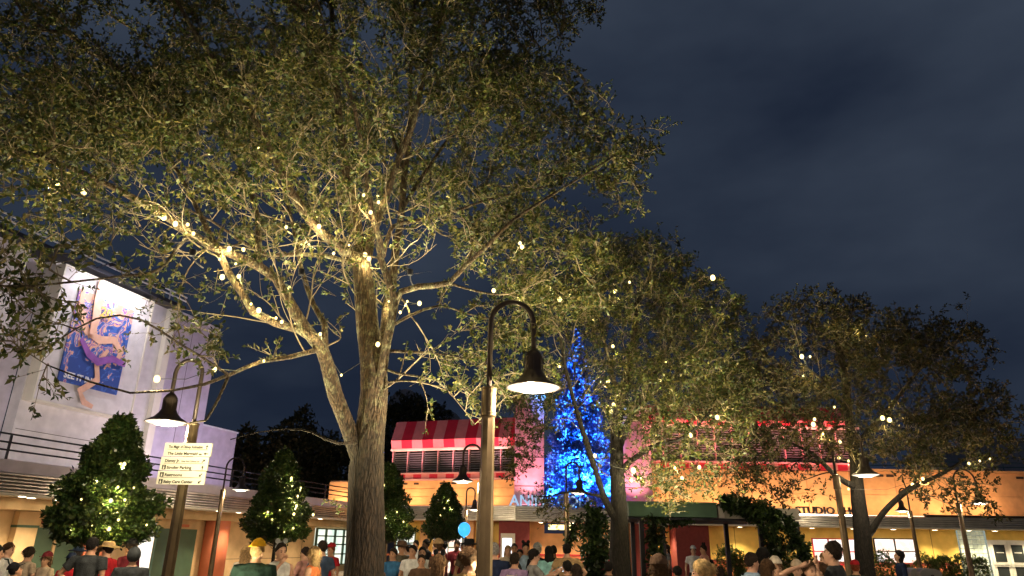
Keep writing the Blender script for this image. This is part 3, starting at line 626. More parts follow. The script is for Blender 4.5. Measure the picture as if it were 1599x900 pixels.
def build_tree(T, root, leafm, barkm, per=5, nl=8, L=(.04, .065), twl=(.1, .28), dens=None, small=.02, spread=1.0, seed=1, zup=.15):
    o = Vector(root.location); r = T.radii()
    for i, (nm, path, rad, n, rough, knots) in enumerate(T.limbs):
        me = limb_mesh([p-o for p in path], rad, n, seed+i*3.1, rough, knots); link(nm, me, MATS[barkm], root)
    thick = [(T.P[T.par[i]]-o, T.P[i]-o, min(r[T.par[i]], r[i]*1.25), r[i]) for i in range(T.nfix, len(T.P)) if r[i] > .011]
    thin = [(T.P[T.par[i]]-o, T.P[i]-o, min(r[T.par[i]], r[i]*1.2), r[i]) for i in range(T.nfix, len(T.P)) if r[i] <= .011]
    V, F_ = tubes_np(thick, 6); 
    if len(F_): link('branches', npmesh('branches', V, F_, True), MATS[barkm], root, kind='stuff')
    nodes = [i for i in range(T.nfix, len(T.P)) if r[i] < small]
    P = np.array([T.P[i]-o for i in nodes]); Dp = np.array([(T.P[i]-T.P[T.par[i]]).normalized() for i in nodes])
    k = np.full(len(nodes), per)
    k = np.array([int(per*T.lf.get(i, 1)+(random.random() if T.lf.get(i, 1) else 0)) for i in nodes])
    idx = np.repeat(np.arange(len(nodes)), k); m = len(idx)
    D = Dp[idx]*.5+rv(m)*spread+np.array([[0, 0, zup]]); D /= np.linalg.norm(D, axis=1, keepdims=True)
    Lt = np.random.uniform(*twl, m)[:, None]; P0 = P[idx]-Dp[idx]*np.random.uniform(0, .2, (m, 1)); P1 = P0+D*Lt
    V1, F1 = frust(P0, P1, np.full(m, .0035), np.full(m, .0018), 3); V2, F2 = tubes_np(thin, 4)
    V, F_ = np.concatenate([V2, V1]), np.concatenate([F2, F1+len(V2)])
    link('twigs', npmesh('twigs', V, F_), MATS['twig'], root, kind='stuff')
    li = np.repeat(np.arange(m), nl); t = np.random.uniform(.35, 1.05, len(li))[:, None]
    LP = P0[li]+(P1-P0)[li]*t; LD = D[li]*.6+rv(len(li))*.9; Ls = np.random.uniform(L[0], L[1], len(li))
    V, F_ = leaves_np(LP, LD, Ls, Ls*np.random.uniform(.34, .5, len(li)))
    link('foliage', npmesh('foliage', V, F_), MATS[leafm], root, kind='stuff')
    print(root.name, 'nodes', len(nodes), 'leaves', len(li))
GAP = [(868, 600), (885, 496), (916, 496), (936, 600), (962, 700), (970, 792), (830, 792), (838, 700)]
BOXN = lambda p: p.y < 10.4 and 240 < proj(p)[0] < 338 and 665 < proj(p)[1] < 800     # the sign post stands clear of the oak's branches
def in_gap(p):                         # an open window in the crown where the blue tree shows through
    x, y = proj(p); c_ = False; j = len(GAP)-1
    for i in range(len(GAP)):
        (xi, yi), (xj, yj) = GAP[i], GAP[j]
        if (yi > y) != (yj > y) and x < (xj-xi)*(y-yi)/(yj-yi)+xi: c_ = not c_
        j = i
    return c_
def in_balls(balls, n, sc=.75, thr=-.12, keep=.18, gap=.12):
    out = []
    while len(out) < n:
        for p in in_balls0(balls, n):
            if noise.noise(Vector(p)*sc) < thr and random.random() > keep: continue
            if p[1] < 18.5 and in_gap(p) and random.random() > gap: continue
            out.append(p)
    return out[:n]
def in_balls0(balls, n):
    w_ = np.array([b[3]**2.6*b[4] for b in balls]); w_ /= w_.sum(); out = []
    for bi in np.random.choice(len(balls), n, p=w_):
        x, y, z, r_, _ = balls[bi]; v = np.random.normal(size=3); v /= np.linalg.norm(v); v *= r_*np.random.uniform(0, 1)**(1/2.6)
        out.append((x+v[0], y+v[1]*1.0, z+v[2]*.85))
    return out
def B(px, py, Y, r_, w_=1): p = at(px, py, Y); return (p.x, p.y, p.z, r_, w_)
def I(*a): return [at(x, y, Y) for x, y, Y in a]
# ---------------------------------------------------------------- the big oak
T = Tree(); YT = 9.0
base = at(568, 900, YT); base.z = 0
tr = thing('oak_tree', 'large live oak with mossy forked trunk wound in warm lights, filling the left and centre', 'tree', base)
T.limb([base, at(568, 900, YT), at(571, 800, YT), at(575, 730, YT), at(578, 671, YT), at(584, 610, YT), at(583, 564, YT), at(574, 511, YT), at(569, 449, YT), at(563, 405, YT)],
       .305, .125, 'trunk', 28, rough=.09, knots=((2.45, 3.3, .3, .22), (1.9, 4.6, .12, .16)))
T.limb(I((556, 720, 8.95), (545, 671, 8.9), (524, 618, 8.8), (502, 545, 8.6), (475, 511, 8.45), (449, 467, 8.3), (431, 435, 8.2), (404, 416, 8.1), (369, 400, 7.9), (329, 385, 7.7), (293, 362, 7.5), (255, 335, 7.3), (190, 300, 6.9), (110, 262, 6.5), (30, 235, 6.2)), 0.1209, 0.0176, n=14)
T.limb(I((505, 540, 8.6), (467, 515, 8.3), (431, 505, 8.1), (395, 487, 7.9), (378, 458, 7.8), (358, 428, 7.75), (346, 402, 7.8), (325, 362, 7.9), (305, 320, 8.0), (270, 255, 8.1), (235, 190, 8.2), (205, 110, 8.2)), 0.0585, 0.0112)
T.limb(I((493, 547, 8.6), (453, 555, 8.1), (409, 569, 7.7), (360, 587, 7.2), (320, 600, 6.9), (267, 609, 6.5), (205, 612, 6.2), (140, 600, 5.9), (70, 575, 5.6)), 0.0351, 0.0064, jig=.06)
T.limb(I((512, 545, 8.6), (507, 507, 8.7), (489, 475, 8.8), (471, 422, 8.9), (463, 382, 9.0), (452, 330, 9.1), (430, 270, 9.2)), 0.0429, 0.0120)
T.limb(I((566, 420, 9), (560, 369, 9.05), (551, 315, 9.1), (542, 280, 9.1), (530, 190, 9.1), (524, 100, 9.1), (516, -10, 9.1), (512, -90, 9.1)), 0.0819, 0.0240, n=12)
T.limb(I((569, 425, 9), (556, 404, 8.9), (533, 387, 8.7), (502, 364, 8.5), (476, 333, 8.3), (453, 298, 8.15), (430, 250, 8.0), (400, 190, 7.8), (365, 130, 7.6), (310, 60, 7.3), (260, -30, 7.0)), 0.0819, 0.0160, n=12)
T.limb(I((565, 415, 9), (540, 408, 8.8), (510, 400, 8.7), (470, 397, 8.5), (418, 399, 8.3), (380, 380, 8.2), (330, 345, 8.0), (270, 318, 7.8)), 0.0390, 0.0096)
T.limb(I((572, 415, 9), (579, 373, 9), (594, 333, 9), (609, 289, 9), (622, 250, 9), (645, 195, 8.9), (662, 120, 8.8), (690, 20, 8.7), (700, -60, 8.7)), 0.0702, 0.0160, n=12)
T.limb(I((583, 575, 9.1), (600, 529, 9.3), (603, 480, 9.5), (611, 449, 9.6), (618, 391, 9.7), (627, 333, 9.8), (631, 280, 9.9), (640, 200, 10), (642, 90, 10), (650, -30, 10)), 0.0780, 0.0200, n=12)
T.limb(I((590, 620, 8.95), (602, 547, 8.8), (609, 511, 8.7), (617, 471, 8.6), (604, 431, 8.5), (594, 404, 8.45), (594, 378, 8.4), (584, 347, 8.35), (576, 302, 8.3), (570, 250, 8.2), (560, 200, 8.0), (545, 140, 7.8), (515, 70, 7.5), (490, -20, 7.2)), 0.0663, 0.0128, n=12)
T.limb(I((617, 475, 8.6), (626, 456, 8.6), (653, 448, 8.5), (702, 442, 8.3), (729, 413, 8.2), (757, 388, 8.1), (800, 345, 8.1), (870, 300, 8.2), (950, 250, 8.3)), 0.0468, 0.0088)
T.limb(I((612, 508, 8.8), (640, 493, 9.0), (684, 480, 9.3), (729, 490, 9.6), (785, 500, 10)), 0.0234, 0.0064, jig=.05)
T.limb(I((600, 549, 8.9), (640, 549, 8.9), (684, 551, 9.1), (729, 562, 9.4), (765, 595, 9.6)), 0.0218, 0.0056, jig=.05)
T.limb(I((598, 580, 8.9), (649, 587, 8.7), (684, 596, 8.8), (711, 622, 9), (745, 665, 9.3)), 0.0187, 0.0048, jig=.05)
T.limb(I((600, 398, 8.5), (612, 355, 8.6), (649, 345, 8.9), (707, 331, 9.4), (770, 310, 9.8), (860, 290, 10.2)), 0.0390, 0.0088)
T.limb(I((560, 690, 8.95), (530, 690, 8.5), (489, 672, 8.1), (449, 668, 7.7), (400, 675, 7.3), (360, 690, 7.0)), 0.0234, 0.0048, jig=.06)
T.limb(I((626, 330, 9.8), (670, 260, 10.2), (730, 180, 10.4), (800, 110, 10.5), (880, 50, 10.5)), 0.0390, 0.0096)
T.limb(I((632, 270, 9.9), (600, 180, 10.6), (560, 90, 11.2), (540, 0, 11.6)), 0.0390, 0.0096)
T.limb(I((404, 416, 8.1), (400, 330, 8.6), (370, 250, 9.1), (330, 170, 9.5), (300, 80, 9.8)), 0.0468, 0.0096)
T.limb(I((293, 362, 7.5), (270, 400, 6.8), (235, 430, 6.2), (160, 440, 5.6), (60, 445, 5.1), (-40, 440, 4.8)), 0.0234, 0.0056, jig=.08)
T.limb(I((360, 587, 7.2), (290, 540, 6.6), (220, 505, 6.1), (150, 500, 5.7), (60, 540, 5.2)), 0.0156, 0.0048, jig=.08)
balls = [B(60, 60, 7.5, 1.7), B(60, -60, 7, 1.7), B(200, 60, 8, 1.8), B(200, -90, 7.5, 1.8), B(340, 30, 8.5, 1.8), B(340, -110, 8, 1.8), B(480, 40, 8.3, 1.7), B(480, -100, 8, 1.8), B(620, 30, 9, 1.7), B(620, -110, 9, 1.8),
 B(750, 30, 9.5, 1.6), B(760, -100, 9.5, 1.6), B(860, 40, 10, 1.05), B(880, -60, 10, 1.1), B(140, 170, 7, 1.2), B(20, 170, 7, 1.3), B(90, 330, 6.6, 1.1, .8), B(10, 320, 6.2, 1.1, .8), B(170, 330, 7, .8, .7), B(250, 210, 8, 1.3), B(380, 170, 8.7, 1.3), B(380, 170, 7.2, 1.0, .5), B(500, 170, 7.6, 1.2), B(620, 160, 9.6, 1.2, .8),
 B(740, 150, 9.5, 1.4, 1), B(850, 170, 9.5, 1.2, .9), B(900, 260, 9.6, 1.1), B(975, 235, 9.5, .65), B(1030, 225, 9.5, .32, 1.4), B(940, 130, 9.8, .3, 1.2), B(800, 280, 9.5, 1.2, .7), B(900, 350, 9.8, .95), B(985, 320, 9.8, .45), B(820, 400, 9.5, 1.0, 1), B(780, 330, 9.8, .9, .8), B(900, 440, 10, .9, .8),
 B(700, 240, 9.8, 1.0, .6), B(330, 300, 7.6, .7, .8), B(250, 300, 7.3, .8, .9), B(420, 250, 8.2, .9, .5), B(540, 150, 7.2, .9, .7), B(480, 210, 7.2, .7, .5), B(300, 400, 7.3, .45, .2),
 B(750, 500, 9.8, .8, .7), B(830, 500, 10, .8, .9), B(800, 560, 10, .7, .8), B(700, 540, 9.4, .8, .25), B(740, 640, 9.4, .6, .35), B(680, 620, 9.2, .5, .3), B(780, 580, 9.9, .6, .5), B(700, 400, 8.8, .8, .22), B(440, 660, 7.6, .45, .6), B(365, 690, 7.0, .3, 1.2), B(500, 650, 8.2, .45, .3),
 B(140, 600, 5.9, .5, .6), B(40, 560, 5.4, .6, .6), B(60, 445, 5.2, .5, .6), B(-60, 440, 5, .7, .9), B(180, 460, 5.8, .5, .5), B(300, 600, 6.8, .3, 1), B(300, 530, 6.7, .5, .6), B(250, 480, 6.3, .5, .4), B(120, 520, 5.6, .5, .9), B(420, 540, 7.6, .4, .3),
 (-4, 12, 8.5, 1.8, .5), (-1, 12, 9, 1.8, .5)]
T.shoots(85, random.Random(3), 3.2, region=lambda p: 230 < proj(p)[0] < 830 and 170 < proj(p)[1] < 620)
T.colonize(in_balls(balls, 6600, .6, -.02, .06), step=.2, kill=.25, iters=80)
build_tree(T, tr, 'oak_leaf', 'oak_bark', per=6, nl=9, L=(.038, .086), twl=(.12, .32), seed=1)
OAK = T
def snap_bulbs(T, pxs, off=.1):
    sk = [(proj(p), p, T.r[i]) for i, p in enumerate(T.P) if T.r[i] > .012]; out = []
    for x, y in pxs:
        (qx, qy), p, r_ = min(sk, key=lambda q_: (q_[0][0]-x)**2+(q_[0][1]-y)**2)
        out.append(at(x, y, p.y-off-r_))
    return out
bulb_string('string_lights', 'warm white bulbs strung along the big oak limbs', snap_bulbs(T, [(90,290),(131,300),(326,240),(404,232),(256,340),(274,350),(293,351),(302,365),(447,355),(462,352),(498,354),(568,305),(590,307),(591,316),(579,332),(569,372),(545,383),(570,398),(576,404),(521,396),(482,382),(368,412),(373,432),(380,390),(358,389),(452,450),(404,485),(392,475),(431,497),(440,503),(500,522),(590,538),(592,554),(533,586),(607,471),(625,488),(636,471),(655,474),(412,564),(335,577),(245,592),(462,504),(343,405),(347,433)]), .024, .9)
bulb_string('string_lights', 'few warm bulbs among the far right twigs of the big oak', snap_bulbs(T, [(815, 386), (771, 454), (809, 468), (812, 380)]), .026)
# uplights added in the ground to brighten the oak crowns
def uplight(label, loc, aim, e, col=(1, .87, .50), ang=95):
    u_ = thing('added_ground_uplight', label, 'spotlight', loc, group='added uplights that brighten the oak crowns')
    MB().lathe([(.15, 0), (.15, .03), (.12, .035), (.12, .02)], 20, close=False).obj('rim', MATS['white_steel'], u_); MB().lathe([(.12, .018), (.001, .026)], 20).obj('lens', emis('fill_uplight_lens', (1, .86, .6), 4), u_)
    light('SPOT', Vector(loc)+Vector((0, 0, .08)), e, col, None, 'uplight_lamp', aim=aim, spot_size=math.radians(ang), spot_blend=.7, shadow_soft_size=.1)
uplight('added ground light left of the big oak, brightening its crown', (-3.9, 8.4, 0), (-3.9, 9.6, 8), 1250)
uplight('added ground light right of the big oak, brightening its crown', (.6, 8.4, 0), (.4, 9.6, 8), 1450)
uplight('added ground light behind the big oak, brightening its crown', (-1.75, 10.4, 0), (-1.8, 10.9, 8), 1400)
uplight('added ground light in front of the rounded oak, brightening its crown', (3.9, 13.4, 0), (4.0, 16, 7), 1900, ang=80)
uplight('added ground light by the right oak, brightening its crown', (9.6, 19.5, 0), (9.4, 17.8, 8), 420, (1, .74, .48), 90)
for lab, p_, a_, e_ in (('small black spotlight clipped above the fork of the big oak', at(640, 430, 8.0), Vector((-.5, 8.6, 10)), 55), ('small black spotlight clipped to the left limb of the big oak', at(470, 430, 7.6), Vector((-4.2, 8, 10)), 45), ('small black spotlight clipped to the far left limb of the big oak', at(300, 400, 6.9), Vector((-5.6, 7.2, 10)), 26)):
    u_ = thing('tree_spotlight', lab, 'spotlight', p_, group='small spotlights clipped in the big oak')
    MB().lathe([(.03, 0), (.035, .02), (.04, .07)], 12).obj('housing', MATS['dark_steel'], u_); MB().tube([(0, 0, .01), (0, .12, -.03), (0, .3, -.02)], .008, 5).obj('clip', MATS['dark_steel'], u_)
    light('SPOT', p_+Vector((0, 0, .09)), e_, (1, .84, .52), None, 'spot_lamp', aim=a_, spot_size=math.radians(150), spot_blend=.8, shadow_soft_size=.15)
# ---------------------------------------------------------------- second oak in front of the blue tree
T = Tree(); b0 = at(968, 880, 16); b0.z = 0
t2 = thing('oak_tree', 'dense oak with rounded crown and warm bulbs in front of the blue tree', 'tree', b0)
T.limb([b0, at(968, 880, 16), at(966, 800, 16), at(964, 720, 16), at(966, 640, 16), at(985, 560, 16), at(995, 470, 16)], .27, .06, 'trunk', 18, rough=.1)
T.limb(I((962, 815, 16), (945, 780, 15.7), (925, 720, 15.4), (900, 640, 15.3), (880, 560, 15.3), (870, 480, 15.4)), .085, .018)
T.limb(I((966, 700, 16), (990, 640, 15.6), (1030, 570, 15.2), (1060, 500, 15)), .1, .02)
T.limb(I((965, 740, 16), (1010, 700, 15.6), (1060, 690, 15.2), (1110, 640, 15)), .08, .015, jig=.1)
T.limb(I((940, 775, 15.7), (890, 770, 15), (840, 775, 14.6)), .04, .012, jig=.1)
T.limb(I((970, 640, 16), (950, 560, 16.8), (930, 470, 17.2)), .08, .02)
T.limb(I((975, 650, 16), (1050, 590, 17), (1110, 520, 17.5)), .08, .02)
balls = [B(930, 440, 16, 1.3), B(1010, 420, 16, 1.2), B(1060, 470, 16, 1.2), B(1110, 500, 16, .9), B(880, 490, 16, 1.1), B(970, 540, 15.5, 1.5, .8), B(1060, 570, 15.5, 1.5), B(1120, 600, 15.8, .9), B(860, 580, 15.8, .8, .45), B(1100, 660, 15.5, 1, .6), B(1020, 650, 15, 1.2, .45), B(1140, 480, 16, .5), B(985, 390, 16, .6), B(1040, 700, 15, 1, .4), B(880, 660, 15.2, 1.0, .12), B(830, 640, 15.5, .9, .4), B(860, 785, 14.6, .5, .6), B(1080, 740, 15.5, .8, .4), B(1010, 760, 15.5, .6, .4), B(820, 720, 15.8, .7, .25), B(935, 740, 15.2, .6, .2)]
T.shoots(70, random.Random(4), 3.0)
T.colonize(in_balls(balls, 3600), step=.24, kill=.28, iters=60)
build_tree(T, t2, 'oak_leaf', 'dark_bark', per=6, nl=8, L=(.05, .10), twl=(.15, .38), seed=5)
bulb_string('string_lights', 'warm bulbs scattered through the rounded oak before the blue tree', snap_bulbs(T, [(858,450),(874,468),(890,463),(983,441),(957,541),(1039,565),(1030,594),(873,571),(1120,652),(929,712),(960,455),(1092,730),(1054,731),(1065,747),(958,632),(954,643),(989,735),(986,750),(1113,434),(927,500),(950,595),(1078,680)], .5), .045, 2.5, glow=12)  # topmost bulb, at the right, stands in for a brightly lit leaf cluster
# ---------------------------------------------------------------- third oak at right
T = Tree(); b0 = at(1352, 890, 18); b0.z = 0
t3 = thing('oak_tree', 'dark wide oak with two-forked trunk standing at the right', 'tree', b0)
T.limb([b0, at(1352, 890, 18), at(1348, 840, 18), at(1340, 780, 18), at(1335, 720, 18), at(1325, 650, 18), at(1318, 580, 18), at(1300, 510, 18)], .27, .05, 'trunk', 18, rough=.14)
T.limb(I((1357, 838, 18), (1380, 800, 17.7), (1420, 765, 17.4), (1480, 735, 17.2), (1530, 700, 17)), .095, .022)
T.limb(I((1332, 700, 18), (1370, 660, 17.6), (1410, 610, 17.4), (1450, 560, 17.3)), .1, .02)
T.limb(I((1336, 760, 18), (1300, 740, 17.6), (1260, 700, 17.3), (1210, 680, 17.1)), .09, .018, jig=.12)
T.limb(I((1326, 650, 18), (1290, 600, 17.6), (1240, 560, 17.4)), .08, .018)
T.limb(I((1405, 772, 17.5), (1430, 750, 18.4), (1460, 690, 18.8)), .06, .015)
balls = [B(1290, 500, 18, 1.1), B(1240, 500, 18, .9), B(1340, 520, 18, 1.1), B(1210, 560, 18, 1.1), B(1300, 590, 17.5, 1.5), B(1390, 600, 17.5, 1.3), B(1440, 540, 18, 1.1), B(1490, 530, 18, 1.1), B(1470, 620, 17.5, 1.3), B(1520, 650, 17.5, 1.1), B(1180, 640, 18, 1.3), B(1240, 680, 17.5, 1.1), B(1130, 620, 19, 1.0, .8), B(1530, 560, 18, .7), B(1550, 690, 17.5, .7), B(1430, 690, 17.2, 1, .7), B(1340, 680, 17.5, 1, .5), B(1160, 700, 18, .9, .8), B(1240, 750, 17.5, .8, .3), B(1520, 760, 17.2, .8, .25), B(1430, 780, 17.2, .6, .2), B(1170, 745, 18, .7, .4), B(1560, 790, 17.2, .4, .3), B(1280, 465, 18, .4), B(1400, 500, 18, .5)]
T.shoots(50, random.Random(5), 3.0)
T.colonize(in_balls(balls, 3000, .6, -.03, .1), step=.25, kill=.29, iters=60)
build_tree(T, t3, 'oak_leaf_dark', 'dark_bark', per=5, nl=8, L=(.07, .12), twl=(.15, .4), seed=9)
bulb_string('string_lights', 'dim warm bulbs in the dark oak at the right', snap_bulbs(T, [(1255,588),(1303,636),(1378,653),(1389,656),(1285,678),(1312,690),(1325,720),(1425,757),(1310,715),(1270,663),(1341,515),(1252,557),(1265,557),(1325,764),(1441,748),(1272,655)], .5), .042, 2.5, glow=7)
bulb_string('string_lights', 'row of three warm bulbs in the outer twigs of the right oak', snap_bulbs(T, [(1513,724),(1530,720),(1546,717)], .4), .036, 2.5, glow=4)
# ---------------------------------------------------------------- planter magnolias with bulbs
def topiary(label, px, ptop, pbot, Y, wpx, nlv, seed, bulbs):
    np.random.seed(seed); random.seed(seed)
    top = at(px, ptop, Y); bot = at(px-4, pbot, Y); x, y = (top.x+bot.x)/2, Y; z0, z1 = bot.z, top.z; R_ = wpx/1162*Y/2*.84
    t_ = thing('planter_tree', label, 'tree', (x, y, 0), group='pyramid trees with warm bulbs in front of the arcades')
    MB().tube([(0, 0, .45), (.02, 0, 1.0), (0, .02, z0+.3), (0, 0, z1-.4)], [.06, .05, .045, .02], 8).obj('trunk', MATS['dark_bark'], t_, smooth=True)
    m = nlv//7; h = np.random.uniform(0, 1, m)**1.25; ph = np.random.uniform(0, 2*PI, m)
    prof = np.interp(h, [0, .1, .3, .55, .8, 1], [.72, 1, .92, .68, .42, .12]); lump = np.array([1+.48*noise.noise(Vector((math.cos(a)*1.9+seed, math.sin(a)*1.9, hh*5.5))) + .13*math.sin(hh*24+a) for a, hh in zip(ph, h)])
    rr = R_*prof*lump*np.random.uniform(.35, 1, m)**.45
    C_ = np.stack([rr*np.cos(ph), rr*np.sin(ph), z0+h*(z1-z0)+np.random.normal(0, .05, m)], 1)
    out = np.stack([np.cos(ph), np.sin(ph), np.full(m, .35)], 1)
    li = np.repeat(np.arange(m), 7); D = out[li]*.7+rv(len(li)); P = C_[li]+rv(len(li))*.03; Ls = np.random.uniform(.06, .125, len(li))
    V, F_ = leaves_np(P, D, Ls, Ls*.5); link('foliage', npmesh('foliage', V, F_), MATS['broad_leaf'], t_, kind='stuff')
    V, F_ = frust(np.stack([np.zeros(m), np.zeros(m), C_[:, 2]-.2], 1)[::3], C_[::3], np.full(m, .01)[::3], np.full(m, .004)[::3], 3); link('twigs', npmesh('twigs', V, F_), MATS['twig'], t_, kind='stuff')
    pl = thing('planter', 'round pale planter under the '+label, 'planter', (x, y, 0), group='planters of the pyramid trees')
    MB().lathe([(.42, 0), (.5, .1), (.55, .5), (.6, .52), (.6, .58), (.5, .58), (.5, .5), (.01, .5)], 24).obj('pot', MATS['concrete'], pl, smooth=False)
    MB().lathe([(.49, .502), (.01, .53)], 20).obj('soil', MATS['soil'], pl)
    pts = [at(bx, by, Y-R_*np.interp((at(bx, by, Y).z-z0)/(z1-z0), [0, .3, .6, 1], [.85, .82, .55, .2])) for bx, by in bulbs]
    bulb_string('string_lights', 'warm bulbs on the '+label, pts, .027, 1.2, glow=4.5)
topiary('largest pyramid tree, left of the sign post', 176, 655, 842, 14, 165, 38000, 11, [(156,690),(158,706),(194,725),(188,724),(151,754),(163,760),(184,761),(209,762),(173,782),(160,789),(195,781),(127,780),(229,820),(146,820),(170,826),(185,812),(140,800),(157,801),(120,822)])
topiary('pyramid tree between the sign post and the big oak trunk', 440, 708, 840, 21, 112, 26000, 12, [(455,747),(441,771),(465,775),(461,795),(463,790),(437,797),(418,800),(489,804),(425,812),(459,803),(458,825),(444,831),(470,762)])
topiary('pyramid tree half hidden behind the big oak trunk', 606, 728, 840, 25, 100, 22000, 13, [(600,758),(590,770),(601,806),(620,800),(630,815)])
topiary('smallest pyramid tree, left of the foreground lamp post', 697, 758, 840, 30, 78, 18000, 14, [(692,784),(694,794),(703,793),(688,805),(700,780)])
# ---------------------------------------------------------------- blue lit conifer
def conifer():
    np.random.seed(21); top = at(900, 512, 39.0); z0, z1 = 3.7, top.z; h_ = z1-z0
    t_ = thing('christmas_tree', 'tall narrow christmas tree glowing bright blue above the entrance marquee', 'christmas tree', (top.x, 39.0, 3.6))
    MB().tube([(0, 0, .0), (0, 0, h_+.05)], [.16, .02], 10).obj('trunk', MATS['dark_bark'], t_)
    n = 5200; h = 1-np.sqrt(np.random.uniform(0, 1, n)); ph = np.random.uniform(0, 2*PI, n); tier = .8+.22*np.abs(np.sin(h*30))
    rr = 2.3*(1-h)**1.0*tier*np.array([1+.35*noise.noise(Vector((math.cos(a)*2.2, math.sin(a)*2.2, hh*11))) for a, hh in zip(ph, h)])+.08
    C0 = np.stack([np.zeros(n), np.zeros(n), .1+h*h_+.1*rr], 1); C1 = np.stack([rr*np.cos(ph), rr*np.sin(ph), .1+h*h_-.12*rr], 1)
    V, F_ = frust(C0[::4], C1[::4], np.full(n, .02)[::4], np.full(n, .006)[::4], 3); link('branches', npmesh('branches', V, F_), MATS['twig'], t_, kind='stuff')
    li = np.repeat(np.arange(n), 10); t = np.random.uniform(.55, 1.02, len(li))[:, None]; P = C0[li]+(C1-C0)[li]*t; D = (C1-C0)[li]*.5+rv(len(li))*.8+np.array([[0, 0, .3]]); Ls = np.random.uniform(.12, .24, len(li))
    V, F_ = leaves_np(P, D, Ls, Ls*.35); link('foliage', npmesh('foliage', V, F_), MATS['blue_lit_leaf'], t_, kind='stuff')
    k = 700; P = C1[:k]; vb = []; fb = []; mb = MB()
    for p in P: mb.box(p[0]-.022, p[0]+.022, p[1]-.022, p[1]+.022, p[2]-.022, p[2]+.022)
    mb.obj('added_light_points', emis('added_blue_point', (.06, .28, 1), 3), t_, kind='stuff')  # glowing points added to make the conifer look bluer
    for x in (-1.7, 1.7): light('SPOT', (top.x+x, 37.3, 3.8), 8000, (.04, .30, 1), None, 'blue_flood', aim=(top.x, 39, 8), spot_size=math.radians(70), spot_blend=.8, shadow_soft_size=.1)
    light('SPOT', (top.x, 36.0, 3.3), 26000, (.04, .30, 1), None, 'blue_flood', aim=(top.x, 39, 9.2), spot_size=math.radians(52), spot_blend=.8, shadow_soft_size=.1)
conifer()
# ---------------------------------------------------------------- dark trees far behind the left building and hedge shrubs
def bushy(name, label, cat, x, y, z0, w_, h_, nlv, lm, L, group=None, trunk=True, seed=0):
    np.random.seed(seed+50); t_ = thing(name, label, cat, (x, y, 0), group=group)
    m = nlv//6; v = rv(m)*(np.random.uniform(.3, 1, m)**.4)[:, None]; lump = np.array([1+.45*noise.noise(Vector(a)*1.8+Vector((seed, 0, 0))) for a in v])[:, None]
    C_ = v*lump*np.array([[w_/2, w_/2, h_/2]])+np.array([[0, 0, z0+h_/2]])
    li = np.repeat(np.arange(m), 6); P = C_[li]+rv(len(li))*L*.3; D = v[li]*.6+rv(len(li)); Ls = np.random.uniform(.7, 1.3, len(li))*L
    V, F_ = leaves_np(P, D, Ls, Ls*.5); link('foliage', npmesh('foliage', V, F_), MATS[lm], t_, kind='stuff')
    V, F_ = frust(np.tile([[0, 0, max(z0-.1, .02)]], (len(C_[::12]), 1)), C_[::12], np.full(len(C_[::12]), .012+.01*trunk), np.full(len(C_[::12]), .004), 3); link('stems', npmesh('stems', V, F_), MATS['twig'], t_, kind='stuff')
    if trunk: MB().tube([(0, 0, 0), (.1, 0, z0+h_*.5)], [.25, .1], 8).obj('trunk', MATS['dark_bark'], t_)
for i, (px, py, Y, w_, h_, lab) in enumerate([(395, 700, 55, 6, 9, 'dark tree behind the low purple-lit wall, left of the big oak'), (470, 668, 58, 6, 9, 'dark broad tree beyond the terrace railing, behind the oak fork'), (530, 690, 60, 6, 9, 'dark tree beyond the terrace railing beside the big trunk'), (640, 632, 72, 10, 7, 'dark tree tops showing above the striped awning')]):
    p_ = at(px, py, Y); bushy('background_tree', lab, 'tree', p_.x, Y, max(.5, p_.z-h_*.92), w_, h_, 14000, 'oak_leaf_dark', .34, 'dark trees behind the roofs', seed=i)
for i, (px, w_, h_, lab) in enumerate([(1133, 1.0, 1.75, 'round shrub left of the pergola vines at the yellow wall'), (1153, .6, 1.45, 'small shrub just left of the first hanging vine'), (1234, .8, 1.45, 'leafy shrub between the pergola vines and the red window'), (1378, 1.1, 1.5, 'shrub below the left end of the shop window'), (1444, 1.1, 1.5, 'shrub right of the shop window behind the bins'), (1470, .95, 1.45, 'shrub just right of the grey bins'), (1499, 1.05, 1.45, 'shrub in front of the left edge of the glass block wall'), (1526, .9, 1.35, 'shrub left of the white double doors'), (1411, .7, .9, 'low shrub below the middle of the shop window')]):
    p_ = at(px, 870, 36.5); bushy('shrub', lab, 'shrub', p_.x, 36.5, .15, w_, h_, 2600, 'shrub_leaf' if 'shrub_leaf' in MATS else 'broad_leaf', .09, 'shrubs along the right wall', trunk=False, seed=20+i)
